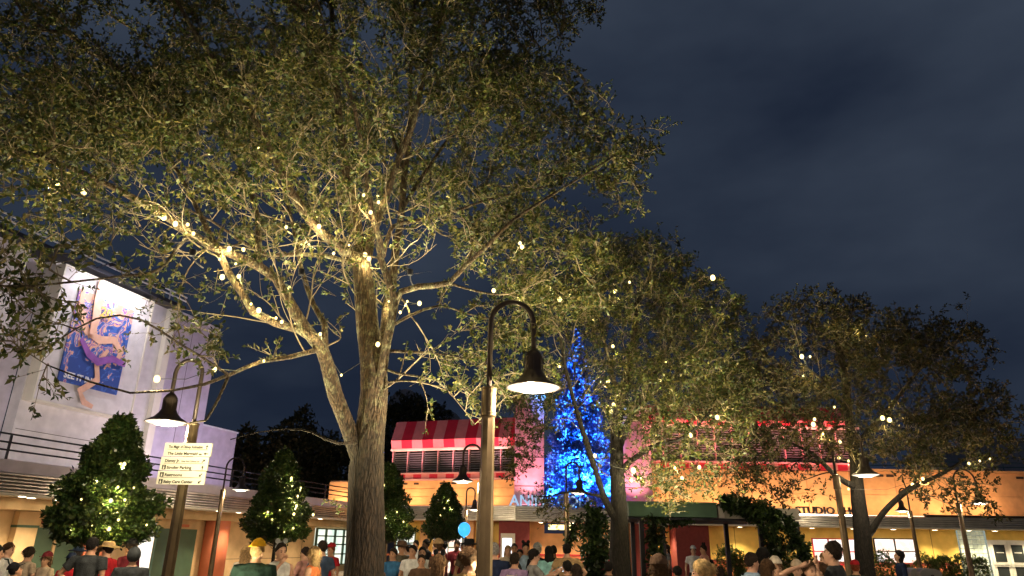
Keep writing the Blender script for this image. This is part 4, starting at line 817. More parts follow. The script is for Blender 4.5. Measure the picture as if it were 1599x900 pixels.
# ================================================================ STREET LAMPS
mat('lamp_bronze', (.16, .115, .07), .38, metal=.75, var=.15, vs=6); mat('lamp_dark', (.06, .045, .04), .4, metal=.5); mat('shade_inner', (.75, .70, .6), .5)
emis('lamp_lens', (1, .84, .60), .75); emis('lamp_core', (1, .9, .7), 14)
def street_lamp(label, px, py, arm, polepx=None, e=272, zr=3.35, Y=None, rs=.31, ang=0, pole_r=.075):
    """px,py = shade rim centre; arm = signed offset (m) from pole to shade along x"""
    P = atz(px, py, zr); sx = P.x; x0, y0 = sx-arm*math.cos(ang), P.y-arm*math.sin(ang)
    t_ = thing('street_lamp', label, 'street lamp', (x0, y0, 0), ang, 'gooseneck street lamps round the courtyard')
    zt = zr+.72; zc = zr-.02; s_ = 1 if arm > 0 else -1; a = abs(arm)
    fl = MB(); n = 16; prof = [(pole_r*1.9, 0), (pole_r*1.9, .12), (pole_r*1.35, .3), (pole_r*1.25, .32), (pole_r, zc-.3)]
    fl.lathe(prof, n); V = np.array(fl.v); rr = 1-.09*(np.arange(len(V)) % 2); V[:, :2] *= rr[:, None]; fl.v = [tuple(v) for v in V]; fl.obj('pole', MATS['lamp_bronze'], t_)
    MB().lathe([(pole_r*1.12, zc-.32), (pole_r*1.2, zc-.31), (pole_r*1.2, zc-.28), (pole_r*1.12, zc-.27), (pole_r*1.12, zc-.02), (pole_r*1.22, zc-.01), (pole_r*1.2, zc+.01), (.04, zc+.03)], 20).obj('collar', MATS['lamp_bronze'], t_, smooth=False)
    r_ = a/2; pts = [(0, 0, zc), (0, 0, zt+.05)]
    for k in range(1, 13): an = PI-PI*k/12; pts.append((s_*(r_+r_*math.cos(an)), 0, zt+.05+r_*1.05*math.sin(an)))
    pts += [(s_*a, 0, zt-.15), (s_*a, 0, zr+.42)]
    MB().tube(pts, .032, 10).obj('gooseneck', MATS['lamp_dark'], t_, smooth=True)
    sh = MB().lathe([(.03, zr+.46), (.045, zr+.45), (.075, zr+.42), (.10, zr+.38), (.105, zr+.35), (.105, zr+.20), (.115, zr+.19), (.14, zr+.14), (.2, zr+.075), (rs, zr+.012), (rs+.008, zr), (rs-.005, zr-.004), (rs-.03, zr+.012), (.18, zr+.06), (.1, zr+.12)], 28, (s_*a, 0, 0), close=False)
    so = sh.obj('shade', MATS['lamp_dark'], t_, smooth=True)
    MB().lathe([(rs-.012, zr+.003), (rs-.03, zr-.005), (.2, zr-.028), (.1, zr-.04), (.001, zr-.045)], 28, (s_*a, 0, 0), close=False).obj('lens', MATS['lamp_lens'], so, smooth=True)
    MB().lathe([(.17, zr-.031), (.1, zr-.044), (.001, zr-.052)], 24, (s_*a, 0, 0), close=False).obj('bulb_glow', MATS['lamp_core'], so, smooth=True)
    for k in range(8): an = k*PI/4; MB().box(-.004, .004, .10, .112, zr+.2, zr+.36).obj('rib', MATS['lamp_dark'], so); o = bpy.data.objects[-1] if 0 else None
    ribs = [c_ for c_ in so.children if c_.name.startswith('rib')]
    for k, c_ in enumerate(ribs): c_.location = (s_*a, 0, 0); c_.rotation_euler = (0, 0, k*PI/4)
    if e: light('POINT', (s_*a, 0, zr-.11), e*.25, (1, .80, .52), t_, 'lamp_light', shadow_soft_size=.05)
    return t_, Vector((x0, y0, 0))
street_lamp('tall bronze street lamp in the foreground at the centre', 833, 606, .51, e=714)
SL, SP = street_lamp('bronze street lamp at left carrying the white direction sign', 260, 660, -.42, e=561)
street_lamp('street lamp directly behind the foreground lamp post', 722, 752, -.52, e=510)
street_lamp('small far lamp with shade just right of the smallest pyramid tree', 741, 796, .4, e=374, zr=3.2)
street_lamp('street lamp between the direction sign and the second pyramid tree', 376, 765, .62, e=510)
street_lamp('far lamp right of the big trunk beside the half hidden pyramid tree', 625, 790, .52, e=374, zr=3.2)
street_lamp('street lamp in front of the right oak with glaring white shade', 1352, 742, .72, e=70)
street_lamp('thin far lamp just right of the right oak trunk', 1409, 798, .35, e=340, ang=math.radians(120))
street_lamp('far right street lamp near the glass block wall', 1530, 786, .8, e=442)
street_lamp('thin dark lamp post rising through the hanging vines at the entrance', 905, 770, .45, e=0, Y=22)
# unseen lamps added behind and beside the viewer for extra light
for x, y, a_, lb_ in ((-7.5, 1.5, .5, 'unseen street lamp added for light left of the viewpoint'), (7.5, -1, -.5, 'unseen street lamp added for light right of the viewpoint'), (0.5, -7, .5, 'unseen street lamp added for light behind the viewpoint'), (9.5, 9, .5, 'unseen street lamp added for light right of the foreground lamp')):
    src = street_lamp.__code__
    t_ = thing('street_lamp', lb_, 'street lamp', (x, y, 0), 0, 'gooseneck street lamps round the courtyard')
    for c_ in [o for o in COL.objects if o.parent is SL]:
        d = c_.copy(); COL.objects.link(d); d.parent = t_
        for g_ in [o for o in COL.objects if o.parent is c_]: h_ = g_.copy(); COL.objects.link(h_); h_.parent = d
# ================================================================ DIRECTION SIGN
mat('sign_white', (.66, .62, .56), .45, var=.04); mat('sign_text', (.03, .028, .025), .6)
sg = thing('direction_sign', 'white three-panel direction sign clamped to the left lamp post', 'sign', (SP.x-.02, SP.y-.14, 0))
sgy = SP.y-.14
zc_ = at(288, 725, sgy).z; hw = (at(326, 725, sgy).x-at(252, 725, sgy).x)/2; cx = at(289, 725, sgy).x-sg.location.x
h3 = (at(288, 692, sgy).z-at(288, 758, sgy).z)/3
rows = [(('The Magic of Disney Animation', 'u'), ('The Little Mermaid', 'l')), (('Disney Jr.', 'd'), ('Stroller Parking', 'u')), (('Restrooms', 'b'), ('Baby Care Center', 'b'))]
ARW = {'u': 0, 'l': PI/2, 'd': -PI/4, 'b': PI*.75}
for i, rw in enumerate(rows):
    z1 = zc_+h3*1.5-i*h3; z0 = z1-h3+.012; dx = (.012, -.004, -.012)[i]; y0 = -.02-.006*i
    pn = MB().box(cx-hw+dx, cx+hw+dx, y0, y0+.035, z0, z1).obj('panel', MATS['sign_white'], sg)
    MB().box(cx-hw+dx+.05, cx+hw+dx-.05, y0-.004, y0-.001, (z0+z1)/2-.002, (z0+z1)/2+.002).obj('divider', MATS['sign_text'], pn)
    for j, (tx, ar) in enumerate(rw):
        zz = z1-h3*(.38 if j == 0 else .86); ic = (i == 1 and j == 1) or i == 2
        if ic:
            MB().box(cx-hw+dx+.035, cx-hw+dx+.09, y0-.004, y0-.001, zz-.01, zz+.055).obj('pictogram', MATS['sign_text'], pn)
            MB().lathe([(.007, 0), (.007, .002)], 8).obj('pictogram_head', MATS['sign_white'], pn); hd = [c_ for c_ in pn.children][-1]; hd.rotation_euler = (PI/2, 0, 0); hd.location = (cx-hw+dx+.062, y0-.005, zz+.042)
            MB().box(cx-hw+dx+.052, cx-hw+dx+.072, y0-.007, y0-.0045, zz-.002, zz+.03).obj('pictogram_body', MATS['sign_white'], pn)
        me = text_mesh(tx, .058, .003, bold=.0012); xs = max(v.co.x for v in me.vertices)
        o = link('lettering', me, MATS['sign_text'], pn); o.rotation_euler = (PI/2, 0, 0); o.location = (cx-hw+dx+(.105 if ic else .06), y0-.003, zz)
        mx_ = 2*hw-.19-(.05 if ic else 0); 
        if xs > mx_: o.scale = (mx_/xs, 1, 1)
        if tx in ('The Little Mermaid', 'Disney Jr.'):
            t2_ = {'The Little Mermaid': 'A Musical Adventure', 'Disney Jr.': 'Mickey Mouse Clubhouse Live!'}[tx]; me2 = text_mesh(t2_, .036, .003); x2 = max(v.co.x for v in me2.vertices)
            o2 = link('lettering', me2, MATS['sign_text'], pn); o2.rotation_euler = (PI/2, 0, 0); o2.location = (o.location.x+xs+.02, y0-.003, zz); av = mx_-xs-.02; o2.scale = (min(1, av/x2), 1, 1)
        am = MB().prism([(-.006, -.03), (.006, -.03), (.006, .005), (.02, .005), (0, .032), (-.02, .005), (-.006, .005)], 0, .003).obj('arrow', MATS['sign_text'], pn)
        am.location = (cx+hw+dx-.07, y0-.004, zz+.02); am.rotation_euler = (0, -ARW[ar], 0)
for z in (zc_+h3, zc_-h3): MB().box(-.09, .11, .015, .22, z-.02, z+.02).obj('clamp', MATS['lamp_bronze'], sg)
# ================================================================ PERGOLA AND VINES
x0, x1 = at(982, 800, 20).x, at(1205, 800, 20).x
pg = thing('pergola', 'flat green roofed pergola with dark posts overgrown by vines, right of centre', 'pergola', (x0, 20, 0)); ln = x1-x0
MB().box(0, ln-1.5, 0, 3.2, 2.45, 2.80).obj('roof', MATS['green_roof'], pg); MB().box(-.04, ln-1.48, -.04, 3.24, 2.80, 2.84).obj('roof_edge', MATS['green_roof'], pg)
MB().prismx([(0, 2.44), (0, 2.78), (3, 2.78), (3, 2.44)], ln-1.45, ln-1.3).obj('beam', MATS['white_render'], pg)
mb = MB(); mb.box(ln-1.3, ln+.75, 0, .16, 2.45, 2.72); mb.obj('beam', MATS['concrete'], pg)
MB().box(.02, ln+.7, .2, 3.1, 2.38, 2.435).obj('soffit', MATS['dark_steel'], pg)
for px in (1003, 1036, 1190, 1247): x = at(px, 850, 20.3).x-x0; MB().box(x-.06, x+.06, .25, .37, 0, 2.38).obj('post', MATS['dark_steel'], pg)
for x in (.5, 3.4, 5.6): MB().box(x, x+.12, 2.8, 2.92, 0, 2.38).obj('post', MATS['dark_steel'], pg)
leafmat('vine_leaf', (.015, .035, .012), (.035, .065, .02), (.07, .11, .03), .25, .3)
def vine(label, pts, rads, n, seed, L=.15):
    np.random.seed(seed); P = [Vector(p) for p in pts]; o = P[0].copy(); t_ = thing('climbing_vine', label, 'vine', o)
    seg = np.random.uniform(0, len(P)-1.001, n//5); i = seg.astype(int); f_ = (seg-i)[:, None]
    A = np.array([tuple(p-o) for p in P]); R_ = np.array(rads); C_ = A[i]*(1-f_)+A[i+1]*f_; rr = (R_[i]*(1-f_[:, 0])+R_[i+1]*f_[:, 0])
    C_ = C_+rv(len(C_))*(rr*np.random.uniform(.2, 1.15, len(C_)))[:, None]
    li = np.repeat(np.arange(len(C_)), 5); D = rv(len(li))+np.array([[0, 0, -.5]]); Ls = np.random.uniform(.6, 1.2, len(li))*L
    V, F_ = leaves_np(C_[li]+rv(len(li))*.05, D, Ls, Ls*.45); link('foliage', npmesh('foliage', V, F_), MATS['vine_leaf'], t_, kind='stuff')
    for k in range(3): MB().tube([p-o+Vector((.05*math.sin(j*1.7+k*2), .05*math.cos(j*1.3+k*2), 0)) for j, p in enumerate(smooth_path(P, .3))], .018, 5).obj('stem', MATS['dark_bark'], t_)
def V_(px, py, Y): return at(px, py, Y)
def col(px, pt, Y, z=0.1): a = at(px, pt, Y); return Vector((a.x, a.y, z)), a
a, b = col(928, 800, 17.5); vine('dense vine column hanging left of the second oak trunk', [a, (a.x, a.y, 1.3), b], [.45, .36, .32], 3600, 31)
vine('loose vine sprays left of the dense vine column', [at(905, 812, 17.4), at(893, 830, 17.4), at(888, 852, 17.4)], [.25, .12, .08], 260, 38, .12)
a, b = col(1022, 818, 20); vine('slim vine hanging from the left end of the green pergola roof', [Vector((a.x-.05, a.y, .9)), (a.x, a.y, 1.6), b], [.1, .22, .3], 1300, 32)
vine('vine garland running along the underside left of the maroon pier', [at(1010, 812, 20), at(1050, 812, 20.3), at(1080, 812, 20.3)], [.22, .14, .1], 500, 33)
vine('thick vine mound on top of the green pergola roof', [at(1130, 782, 19.9), at(1150, 788, 19.8), at(1180, 795, 19.8), at(1200, 800, 19.8)], [.12, .28, .34, .3], 2200, 34)
a, b = col(1200, 815, 19.7); vine('vine column hanging down the right end of the pergola', [Vector((a.x, a.y, .6)), Vector((a.x+.15, a.y, 1.4)), b], [.16, .24, .32], 1700, 35)
a, b = col(1262, 880, 19.5); vine('vine arching right and down beyond the pergola', [at(1205, 805, 19.7), at(1228, 818, 19.6), at(1245, 845, 19.5), at(1262, 878, 19.5), a], [.24, .2, .22, .3, .34], 2000, 36)
vine('thin vine tips sticking out beside the pergola column', [at(1222, 862, 19.4), at(1232, 852, 19.4), at(1240, 848, 19.4)], [.16, .14, .1], 160, 37, .13)
# ================================================================ LITTER BINS
for k, (px, lab, sy) in enumerate(((1436, 'left of two grey litter bins with a curved top near the shop window', ''), (1451, 'right of two grey litter bins, with black round symbols on its face', 'o'))):
    p_ = at(px, 880, 24-.25*k); bn = thing('litter_bin', lab, 'litter bin', (p_.x, p_.y, 0), 0, 'grey litter bins by the right oak')
    hw_ = .34; poly = [(-hw_, 0), (hw_, 0), (hw_, 1.02)]+[(hw_*math.cos(PI*i/8), 1.04+.12*math.sin(PI*i/8)) for i in range(9)]+[(-hw_, 1.02)]
    MB().prism(poly, 0, .6).obj('cabinet', MATS['concrete'], bn); MB().box(-.2, .2, -.012, -.002, .78, .92).obj('flap', MATS['white_render'], bn)
    if sy:
        for z, r_ in ((.93, .05), (.6, .07)): o = MB().lathe([(r_*.5, 0), (r_, 0), (r_, .01), (r_*.5, .01)], 16, close=False).obj('symbol_ring', MATS['joint_dark'], bn); o.rotation_euler = (PI/2, 0, 0); o.location = (.03, -.014, z)
# ================================================================ BALLOON
bp_ = at(725, 827, 18); bl_ = thing('balloon', 'round bright blue balloon floating above the crowd beside a far lamp', 'balloon', bp_)
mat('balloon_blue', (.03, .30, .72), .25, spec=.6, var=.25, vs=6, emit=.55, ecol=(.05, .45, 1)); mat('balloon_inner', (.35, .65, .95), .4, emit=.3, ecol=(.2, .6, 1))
MB().ball((0, 0, 0), .15, 20, 14, 1.12).obj('skin', MATS['balloon_blue'], bl_, smooth=True)
MB().lathe([(.03, -.19), (.012, -.165)], 10).obj('knot', MATS['balloon_blue'], bl_); MB().tube([(0, 0, -.18), (.01, .0, -.5), (.03, 0, -.75)], .004, 4).obj('string', MATS['white_steel'], bl_)
# ================================================================ PEOPLE
SK = {'l': (.62, .36, .25), 'm': (.50, .27, .17), 't': (.36, .19, .11), 'd': (.12, .06, .035)}
for k_, c_ in SK.items(): mat('skin_'+k_, c_, .55, var=.06, vs=8)
CL = dict(black=(.015, .015, .018), charcoal=(.045, .05, .055), navy=(.02, .03, .07), white=(.68, .68, .68), grey=(.25, .25, .25), beige=(.48, .38, .28), red=(.42, .02, .03), maroon=(.14, .02, .03),
 green=(.03, .06, .05), teal=(.30, .60, .62), blue=(.05, .17, .36), lightblue=(.30, .42, .58), lavender=(.30, .20, .36), orange=(.75, .22, .08), brown=(.10, .06, .04), camo=(.13, .11, .08), pink=(.62, .32, .28), yellow=(.72, .38, .02), tan=(.45, .30, .16), khaki=(.33, .26, .17), denim=(.06, .09, .16), hotpink=(.7, .12, .2), cream=(.55, .48, .40), peach=(.62, .38, .26))
def cloth(c_):
    return mat('cloth_'+c_, CL[c_], .88, var=.32, vs=9, bump=.5, bs=70, spec=.1)
for k_, c_ in dict(black=(.012, .010, .010), dark=(.028, .018, .013), brown=(.085, .045, .022), light=(.30, .19, .09), blond=(.55, .37, .17), grey=(.30, .28, .27), red=(.20, .05, .02)).items(): mat('hair_'+k_, c_, .8, var=.45, vs=34, bump=.9, bs=110, spec=.2)
mat('eye_dark', (.02, .015, .012), .2); mat('lip', (.36, .12, .10), .5); mat('phone', (.01, .01, .012), .2); emis('phone_screen', (.8, .9, 1), 1.2)
def loft(rings, n=12):
    """rings: (cx,cy,cz,rx,ry[,tiltx]) horizontal ellipses"""
    vs = []
    for r_ in rings:
        for k in range(n): a = 2*PI*k/n; vs.append((r_[0]+r_[3]*math.cos(a), r_[1]+r_[4]*math.sin(a), r_[2]))
    m = len(rings); fs = [(i*n+k, i*n+(k+1) % n, (i+1)*n+(k+1) % n, (i+1)*n+k) for i in range(m-1) for k in range(n)]
    fs += [tuple(range(n-1, -1, -1)), tuple(range((m-1)*n, m*n))]; return vs, fs
REM = bpy.data.meshes.new('remesh_tmp')
def remesh(mb, vox, smooth=4):
    me = bpy.data.meshes.new('b'); me.from_pydata(mb.v, [], mb.f); me.update(); o = bpy.data.objects.new('b', me); COL.objects.link(o)
    r = o.modifiers.new('r', 'REMESH'); r.mode = 'VOXEL'; r.voxel_size = vox; r.use_smooth_shade = True
    s = o.modifiers.new('s', 'SMOOTH'); s.iterations = smooth; s.factor = .5
    dg = bpy.context.evaluated_depsgraph_get(); out = bpy.data.meshes.new_from_object(o.evaluated_get(dg)); bpy.data.objects.remove(o); bpy.data.meshes.remove(me); return out
ARMS = {  # elbow, wrist relative (x outward, y forward, z) for one side, shoulder at (.19,0,1.42)
 'down': ((.27, -.02, 1.13), (.28, .07, .88)), 'bent': ((.27, -.02, 1.14), (.16, .24, 1.08)), 'chin': ((.24, .12, 1.16), (.06, .19, 1.45)), 'phone': ((.23, .20, 1.20), (.10, .46, 1.36)),
 'head': ((.42, .10, 1.58), (.12, .06, 1.68)), 'fold': ((.26, .08, 1.14), (-.02, .24, 1.16)), 'clasp': ((.26, .06, 1.14), (.04, .27, 1.20)), 'back': ((.28, -.12, 1.16), (.14, -.20, .98)), 'strap': ((.27, .04, 1.16), (.13, .16, 1.34)), 'hip': ((.38, -.08, 1.17), (.20, .03, 1.02))}
def hand(mb, w_, d, side, curl=.5):
    """palm + four unequal curled fingers + thumb from the palm's side"""
    d = d.normalized(); up = Vector((0, 0, 1)) if abs(d.z) < .8 else Vector((0, 1, 0)); s_ = d.cross(up).normalized()*side; nrm = s_.cross(d).normalized()
    mb.tube([w_-d*.02, w_+d*.03, w_+d*.085], [.024, .034, .036], 8)
    for k, (off, ln) in enumerate(((-.028, .066), (-.010, .078), (.009, .073), (.027, .056))):
        b = w_+d*.08+s_*off; m1 = b+d*ln*.5+nrm*ln*.15*curl; m2 = m1+(d*(1-curl)+nrm*curl*.9).normalized()*ln*.5; mb.tube([b-d*.02, b, m1, m2], [.009, .0095, .009, .0065], 6)
    b = w_+d*.03+s_*(-.03); mb.tube([b, b-s_*.03+d*.025+nrm*.01, b-s_*.035+d*.06+nrm*.02], [.012, .011, .008], 6)
def person(label, px, ptop, D, yaw, shirt, skin='l', hair='short', hc='dark', hat=None, armL='down', armR='down', pants='charcoal', hy=0, hp=0, w=1.0, sleeve='short', extra=(), hh=None):
    D = D*1.2 if D < 13 else D
    top = at(px, ptop, D); H = top.z+(0 if not hat else 0); sc = H/1.765
    t_ = thing('person', label, 'person', (top.x, D, 0), math.radians(yaw)); t_.scale = (sc, sc, sc)
    fem = hair in ('long', 'pony', 'bun') ; sw_ = (.185 if fem else .205)*w; ww = (.125 if fem else .145)*w
    core = MB(); HZ = 1.585; hm = Matrix.Translation((0, .01, HZ)) @ Matrix.Rotation(math.radians(hy), 4, 'Z') @ Matrix.Rotation(math.radians(-hp), 4, 'X')
    # torso + neck
    core.add(*loft([(0, 0, .80, .13*w, .10), (0, 0, .88, .165*w, .115), (0, -.01, .97, .16*w, .115), (0, 0, 1.10, ww, .10*w), (0, 0, 1.25, ww*1.13, .115*w), (0, -.005, 1.36, sw_*.88, .11*w), (0, -.01, 1.43, sw_*.80, .085), (0, -.01, 1.47, .09, .07), (0, .0, 1.52, .056, .058), (0, .01, 1.60, .055, .06)]))
    # head: cranium, jaw, nose, ears
    hv = MB(); hv.ball((0, -.01, .055), .088, 14, 10, 1.18); V = hv.v; hv.v = [(x*.90, y*1.08, z) for x, y, z in V]
    hv.add(*loft([(0, .045, -.105, .018, .018), (0, .04, -.095, .034, .034), (0, .028, -.06, .052, .058), (0, .018, -.02, .064, .075), (0, .01, .03, .07, .085)]))
    hv.add(*loft([(0, .098, -.022, .016, .012), (0, .108, -.012, .014, .016), (0, .098, .02, .009, .012), (0, .088, .045, .008, .008)], 8))
    for s_ in (-1, 1): hv.add(*loft([(s_*.079, .0, -.02, .008, .012), (s_*.084, -.004, .005, .009, .019), (s_*.083, -.006, .03, .007, .016)], 8))
    core.add([tuple(hm @ Vector(v)) for v in hv.v], hv.f)
    legs = MB()
    for s_, fy in ((-1, .03), (1, -.04)):
        core.tube([(s_*.085, 0, .90), (s_*.095, fy*.4, .5), (s_*.10, fy, .09)], [.088*w, .058, .040], 10); core.tube([(s_*.10, fy-.05, .045), (s_*.105, fy+.05, .045), (s_*.11, fy+.16, .035)], [.038, .042, .03], 8)
        legs.tube([(s_*.085, 0, .93), (s_*.09, 0, .78), (s_*.097, fy*.4, .5), (s_*.10, fy, .12)], [.105*w, .10*w, .075, .062], 12)
    legs.add(*loft([(0, 0, .78, .15*w, .115), (0, 0, .88, .178*w, .128), (0, 0, .99, .165*w, .125)]))
    shirtm = MB(); e_ = .014; lo = 1.0 if hair else .9
    shirtm.add(*loft([(0, 0, .86, .185*w, .135), (0, -.005, .97, .172*w, .132), (0, 0, 1.10, ww+e_*1.4, .10*w+e_*1.6), (0, 0, 1.25, ww*1.13+e_, .115*w+e_), (0, -.005, 1.36, sw_*.88+e_, .11*w+e_), (0, -.01, 1.435, sw_*.80+e_, .085+e_), (0, -.01, 1.475, .085, .075)]))
    wr = []
    for s_, arm in ((-1, armL), (1, armR)):
        E_, W_ = ARMS[arm]; E_ = Vector((s_*E_[0]*1.0*(w*.5+.5), E_[1], E_[2])); W_ = Vector((s_*W_[0], W_[1], W_[2])); Sh = Vector((s_*(sw_-.02), -.01, 1.405))
        core.tube([Sh*.9+Vector((0, 0, .14)), Sh, Sh.lerp(E_, .5), E_, E_.lerp(W_, .35), W_], [.04, .056*w, .047*w, .038, .038, .025], 10)
        if sleeve == 'none': pass
        elif sleeve == 'long': shirtm.tube([Sh+Vector((-s_*.06, 0, 0)), Sh, Sh.lerp(E_, .5), E_, E_.lerp(W_, .9)], [.06, .068*w, .062*w, .053, .042], 10)
        else: shirtm.tube([Sh+Vector((-s_*.06, 0, 0)), Sh, Sh.lerp(E_, .62)], [.06, .070*w, .066*w], 10)
        wr.append((W_, (W_-E_).normalized(), s_))
    vox = .016 if D < 13 else .022
    body = remesh(core, vox, 3)
    fm = MB()
    for W_, d, s_ in wr: hand(fm, W_, d, s_)
    bmx = bmesh.new(); bmx.from_mesh(body); tm = fm.mesh('h'); bmx.from_mesh(tm); bmx.to_mesh(body); bmx.free(); bpy.data.meshes.remove(tm)
    body.polygons.foreach_set('use_smooth', np.ones(len(body.polygons), bool))
    link('body', body, MATS['skin_'+skin], t_)
    def dress(mb, nm, m, amp, cut=None):
        me = remesh(mb, vox, 2); co = np.empty(len(me.vertices)*3, np.float32); me.vertices.foreach_get('co', co); co = co.reshape(-1, 3); sd = hash_(label)
        for i in range(len(co)):
            v = Vector(co[i]); f_ = noise.noise(Vector((v.x*9+sd, v.y*9, v.z*5)))*amp+noise.noise(Vector((v.x*22, v.y*22+sd, v.z*14)))*amp*.4
            q_ = Vector((v.x, v.y, 0)); q_ = q_.normalized() if q_.length > .01 else q_; co[i] = tuple(v+q_*f_)
        me.vertices.foreach_set('co', co.ravel()); me.update(); return link(nm, me, m, t_)
    dress(legs, 'trousers', cloth(pants), .008)
    so = dress(shirtm, 'shirt', cloth(shirt), .012)
    if sleeve == 'none': pass
    # face
    for s_ in (-1, 1):
        e = MB().ball((0, 0, 0), .0095, 8, 6).obj('eye', MATS['eye_dark'], t_); e.location = hm @ Vector((s_*.030, .083, .022))
        eb = MB().box(-.014, .014, -.004, .006, -.003, .003).obj('eyebrow', MATS['hair_'+hc], t_); eb.matrix_local = hm @ Matrix.Translation((s_*.031, .086, .044)) @ Matrix.Rotation(-s_*.12, 4, 'Y')
    mo = MB().ball((0, 0, 0), .02, 8, 6, .25).obj('mouth', MATS['lip'], t_); mo.matrix_local = hm @ Matrix.Translation((0, .073, -.052)) @ Matrix.Diagonal((1, .6, 1, 1))
    # hair
    hb = MB(); sd = hash_(label)
    def cap_(r, zmin_f, zmin_b, ny=10, nx=18, sy=1.12, sx=.96, oz=.06, front=.0):
        vs = []; fs = []
        for i in range(ny+1):
            for k in range(nx):
                a = 2*PI*k/nx; fwd = (math.sin(a)+1)/2; zc__ = zmin_b+(zmin_f-zmin_b)*fwd**1.6; ph_max = math.acos(max(-1, min(1, (zc__-oz)/(r*1.17)))); ph = ph_max*i/ny
                x = r*sx*math.sin(ph)*math.cos(a); y = -.012+r*sy*math.sin(ph)*math.sin(a); z = oz+r*1.17*math.cos(ph)
                n_ = 1+.10*noise.noise(Vector((x*24+sd, y*24, z*18))); vs.append((x*n_, y*n_, oz+(z-oz)*n_))
        fs = [(i*nx+k, i*nx+(k+1) % nx, (i+1)*nx+(k+1) % nx, (i+1)*nx+k) for i in range(ny) for k in range(nx)]
        return vs, fs
    if hair == 'short': hb.add(*cap_(.096, .105, -.045))
    elif hair == 'bald': hb.add(*cap_(.0915, .15, .0)) if False else None
    elif hair == 'curly':
        vs, fs = cap_(.103, .085, -.05, 14, 26, 1.02); vs = [tuple(Vector(v)*(1+.13*noise.noise(Vector(v)*52+Vector((sd, 0, 0))))) for v in vs]; hb.add(vs, fs)
    else:
        hb.add(*cap_(.100, .10, -.06))
        if hair == 'long': hb.add(*loft([(0, -.03, .08, .080, .07), (0, -.045, .0, .098, .065), (0, -.055, -.10, .105, .055), (0, -.075, -.20, .10, .05), (0, -.095, -.33, .085, .04), (0, -.10, -.42, .05, .02)], 16))
        elif hair == 'pony': hb.tube([(0, -.09, .09), (0, -.14, .07), (0, -.155, -.03), (0, -.14, -.16), (0, -.13, -.24)], [.03, .036, .04, .034, .008], 10)
        elif hair == 'bun': hb.ball((0, -.115, .08), .046, 10, 8)
    if hb.v:
        hb.v = [tuple(Vector(v)*(1+.03*noise.noise(Vector(v)*40))) for v in hb.v]
        ho = hb.obj('hair', MATS['hair_'+hc], t_, smooth=True); ho.matrix_local = hm
        if D < 14 and not (hat and hair == 'short'):      # loose strands over the moulded mass
            hv_ = np.array(hb.v); k_ = np.random.randint(0, len(hv_), 700 if hair != 'short' else 420); Pp = hv_[k_]+rv(len(k_))*.006
            dn = np.array([[0, -.1, -1.0]])+rv(len(k_))*(.55 if hair in ('short', 'curly', 'bun') else .22); out_ = Pp/np.maximum(np.linalg.norm(Pp, axis=1, keepdims=True), 1e-6); dn = dn+out_*.35
            ln_ = np.random.uniform(.02, .05, len(k_)) if hair in ('short', 'curly', 'bun') else np.random.uniform(.05, .11, len(k_))
            Vs, Fs_ = leaves_np(Pp, dn, ln_, np.full(len(k_), .0045)); so_ = link('hair_strands', npmesh('strands', Vs, Fs_), MATS['hair_'+hc], t_, kind='stuff'); so_.matrix_local = hm
    def hatpart(nm, mb, m, par=None): o = mb.obj(nm, m, par or t_, smooth=True); 
    if hat:
        kind, hcol = hat; m = cloth(hcol); hm2 = hm @ Matrix.Translation((0, -.01, .085)); hm2 = hm2 @ (Matrix.Rotation(PI, 4, 'Z') if 'back' in kind else Matrix.Identity(4))
        if kind.startswith('cap'):
            h_ = MB(); h_.add(*cap_(.108, .02, .02, oz=.0)); o = h_.obj('cap', m, t_, smooth=True); o.matrix_local = hm2
            br = MB(); br.add(*loft([(0, .115, .012, .068, .085), (0, .118, .020, .066, .082)], 14)); b = br.obj('brim', m, o)
        elif kind in ('straw', 'brim'):
            h_ = MB().lathe([(.20, -.02), (.16, .0), (.112, .01), (.105, .06), (.095, .09), (.05, .105), (.001, .10)], 24, close=False); h_.lathe([(.20, -.025), (.1, .002)], 24, close=False); h_.v = [(x, y*1.1, z+.035*(abs(x)/.2)**2) for x, y, z in h_.v]; o = h_.obj('sun_hat', m, t_, smooth=True); o.matrix_local = hm2
            MB().lathe([(.114, .012), (.109, .035)], 20, close=False).obj('hat_band', cloth('black'), o)
        elif kind == 'hood':
            h_ = MB(); h_.add(*cap_(.122, .03, -.12, oz=0)); o = h_.obj('hood', m, t_, smooth=True); o.matrix_local = hm2
        elif kind == 'ears':
            o = MB().tube([(.09*math.cos(a), -.01, .09*math.sin(a)) for a in np.linspace(0, PI, 9)], .008, 6).obj('headband', m, t_); o.matrix_local = hm2
            for s_ in (-1, 1): e = MB().lathe([(.001, -.01), (.04, -.01), (.044, 0), (.04, .01), (.001, .01)], 14, close=False).obj('ear_disc', m, o); e.rotation_euler = (PI/2, 0, 0); e.location = (s_*.065, -.01, .105)
    return t_, hm, sc
def hash_(s_): return (sum(ord(c_)*(i+3) for i, c_ in enumerate(s_)) % 997)/7.3
def rel(P, v): return P.matrix_basis @ Vector(v)
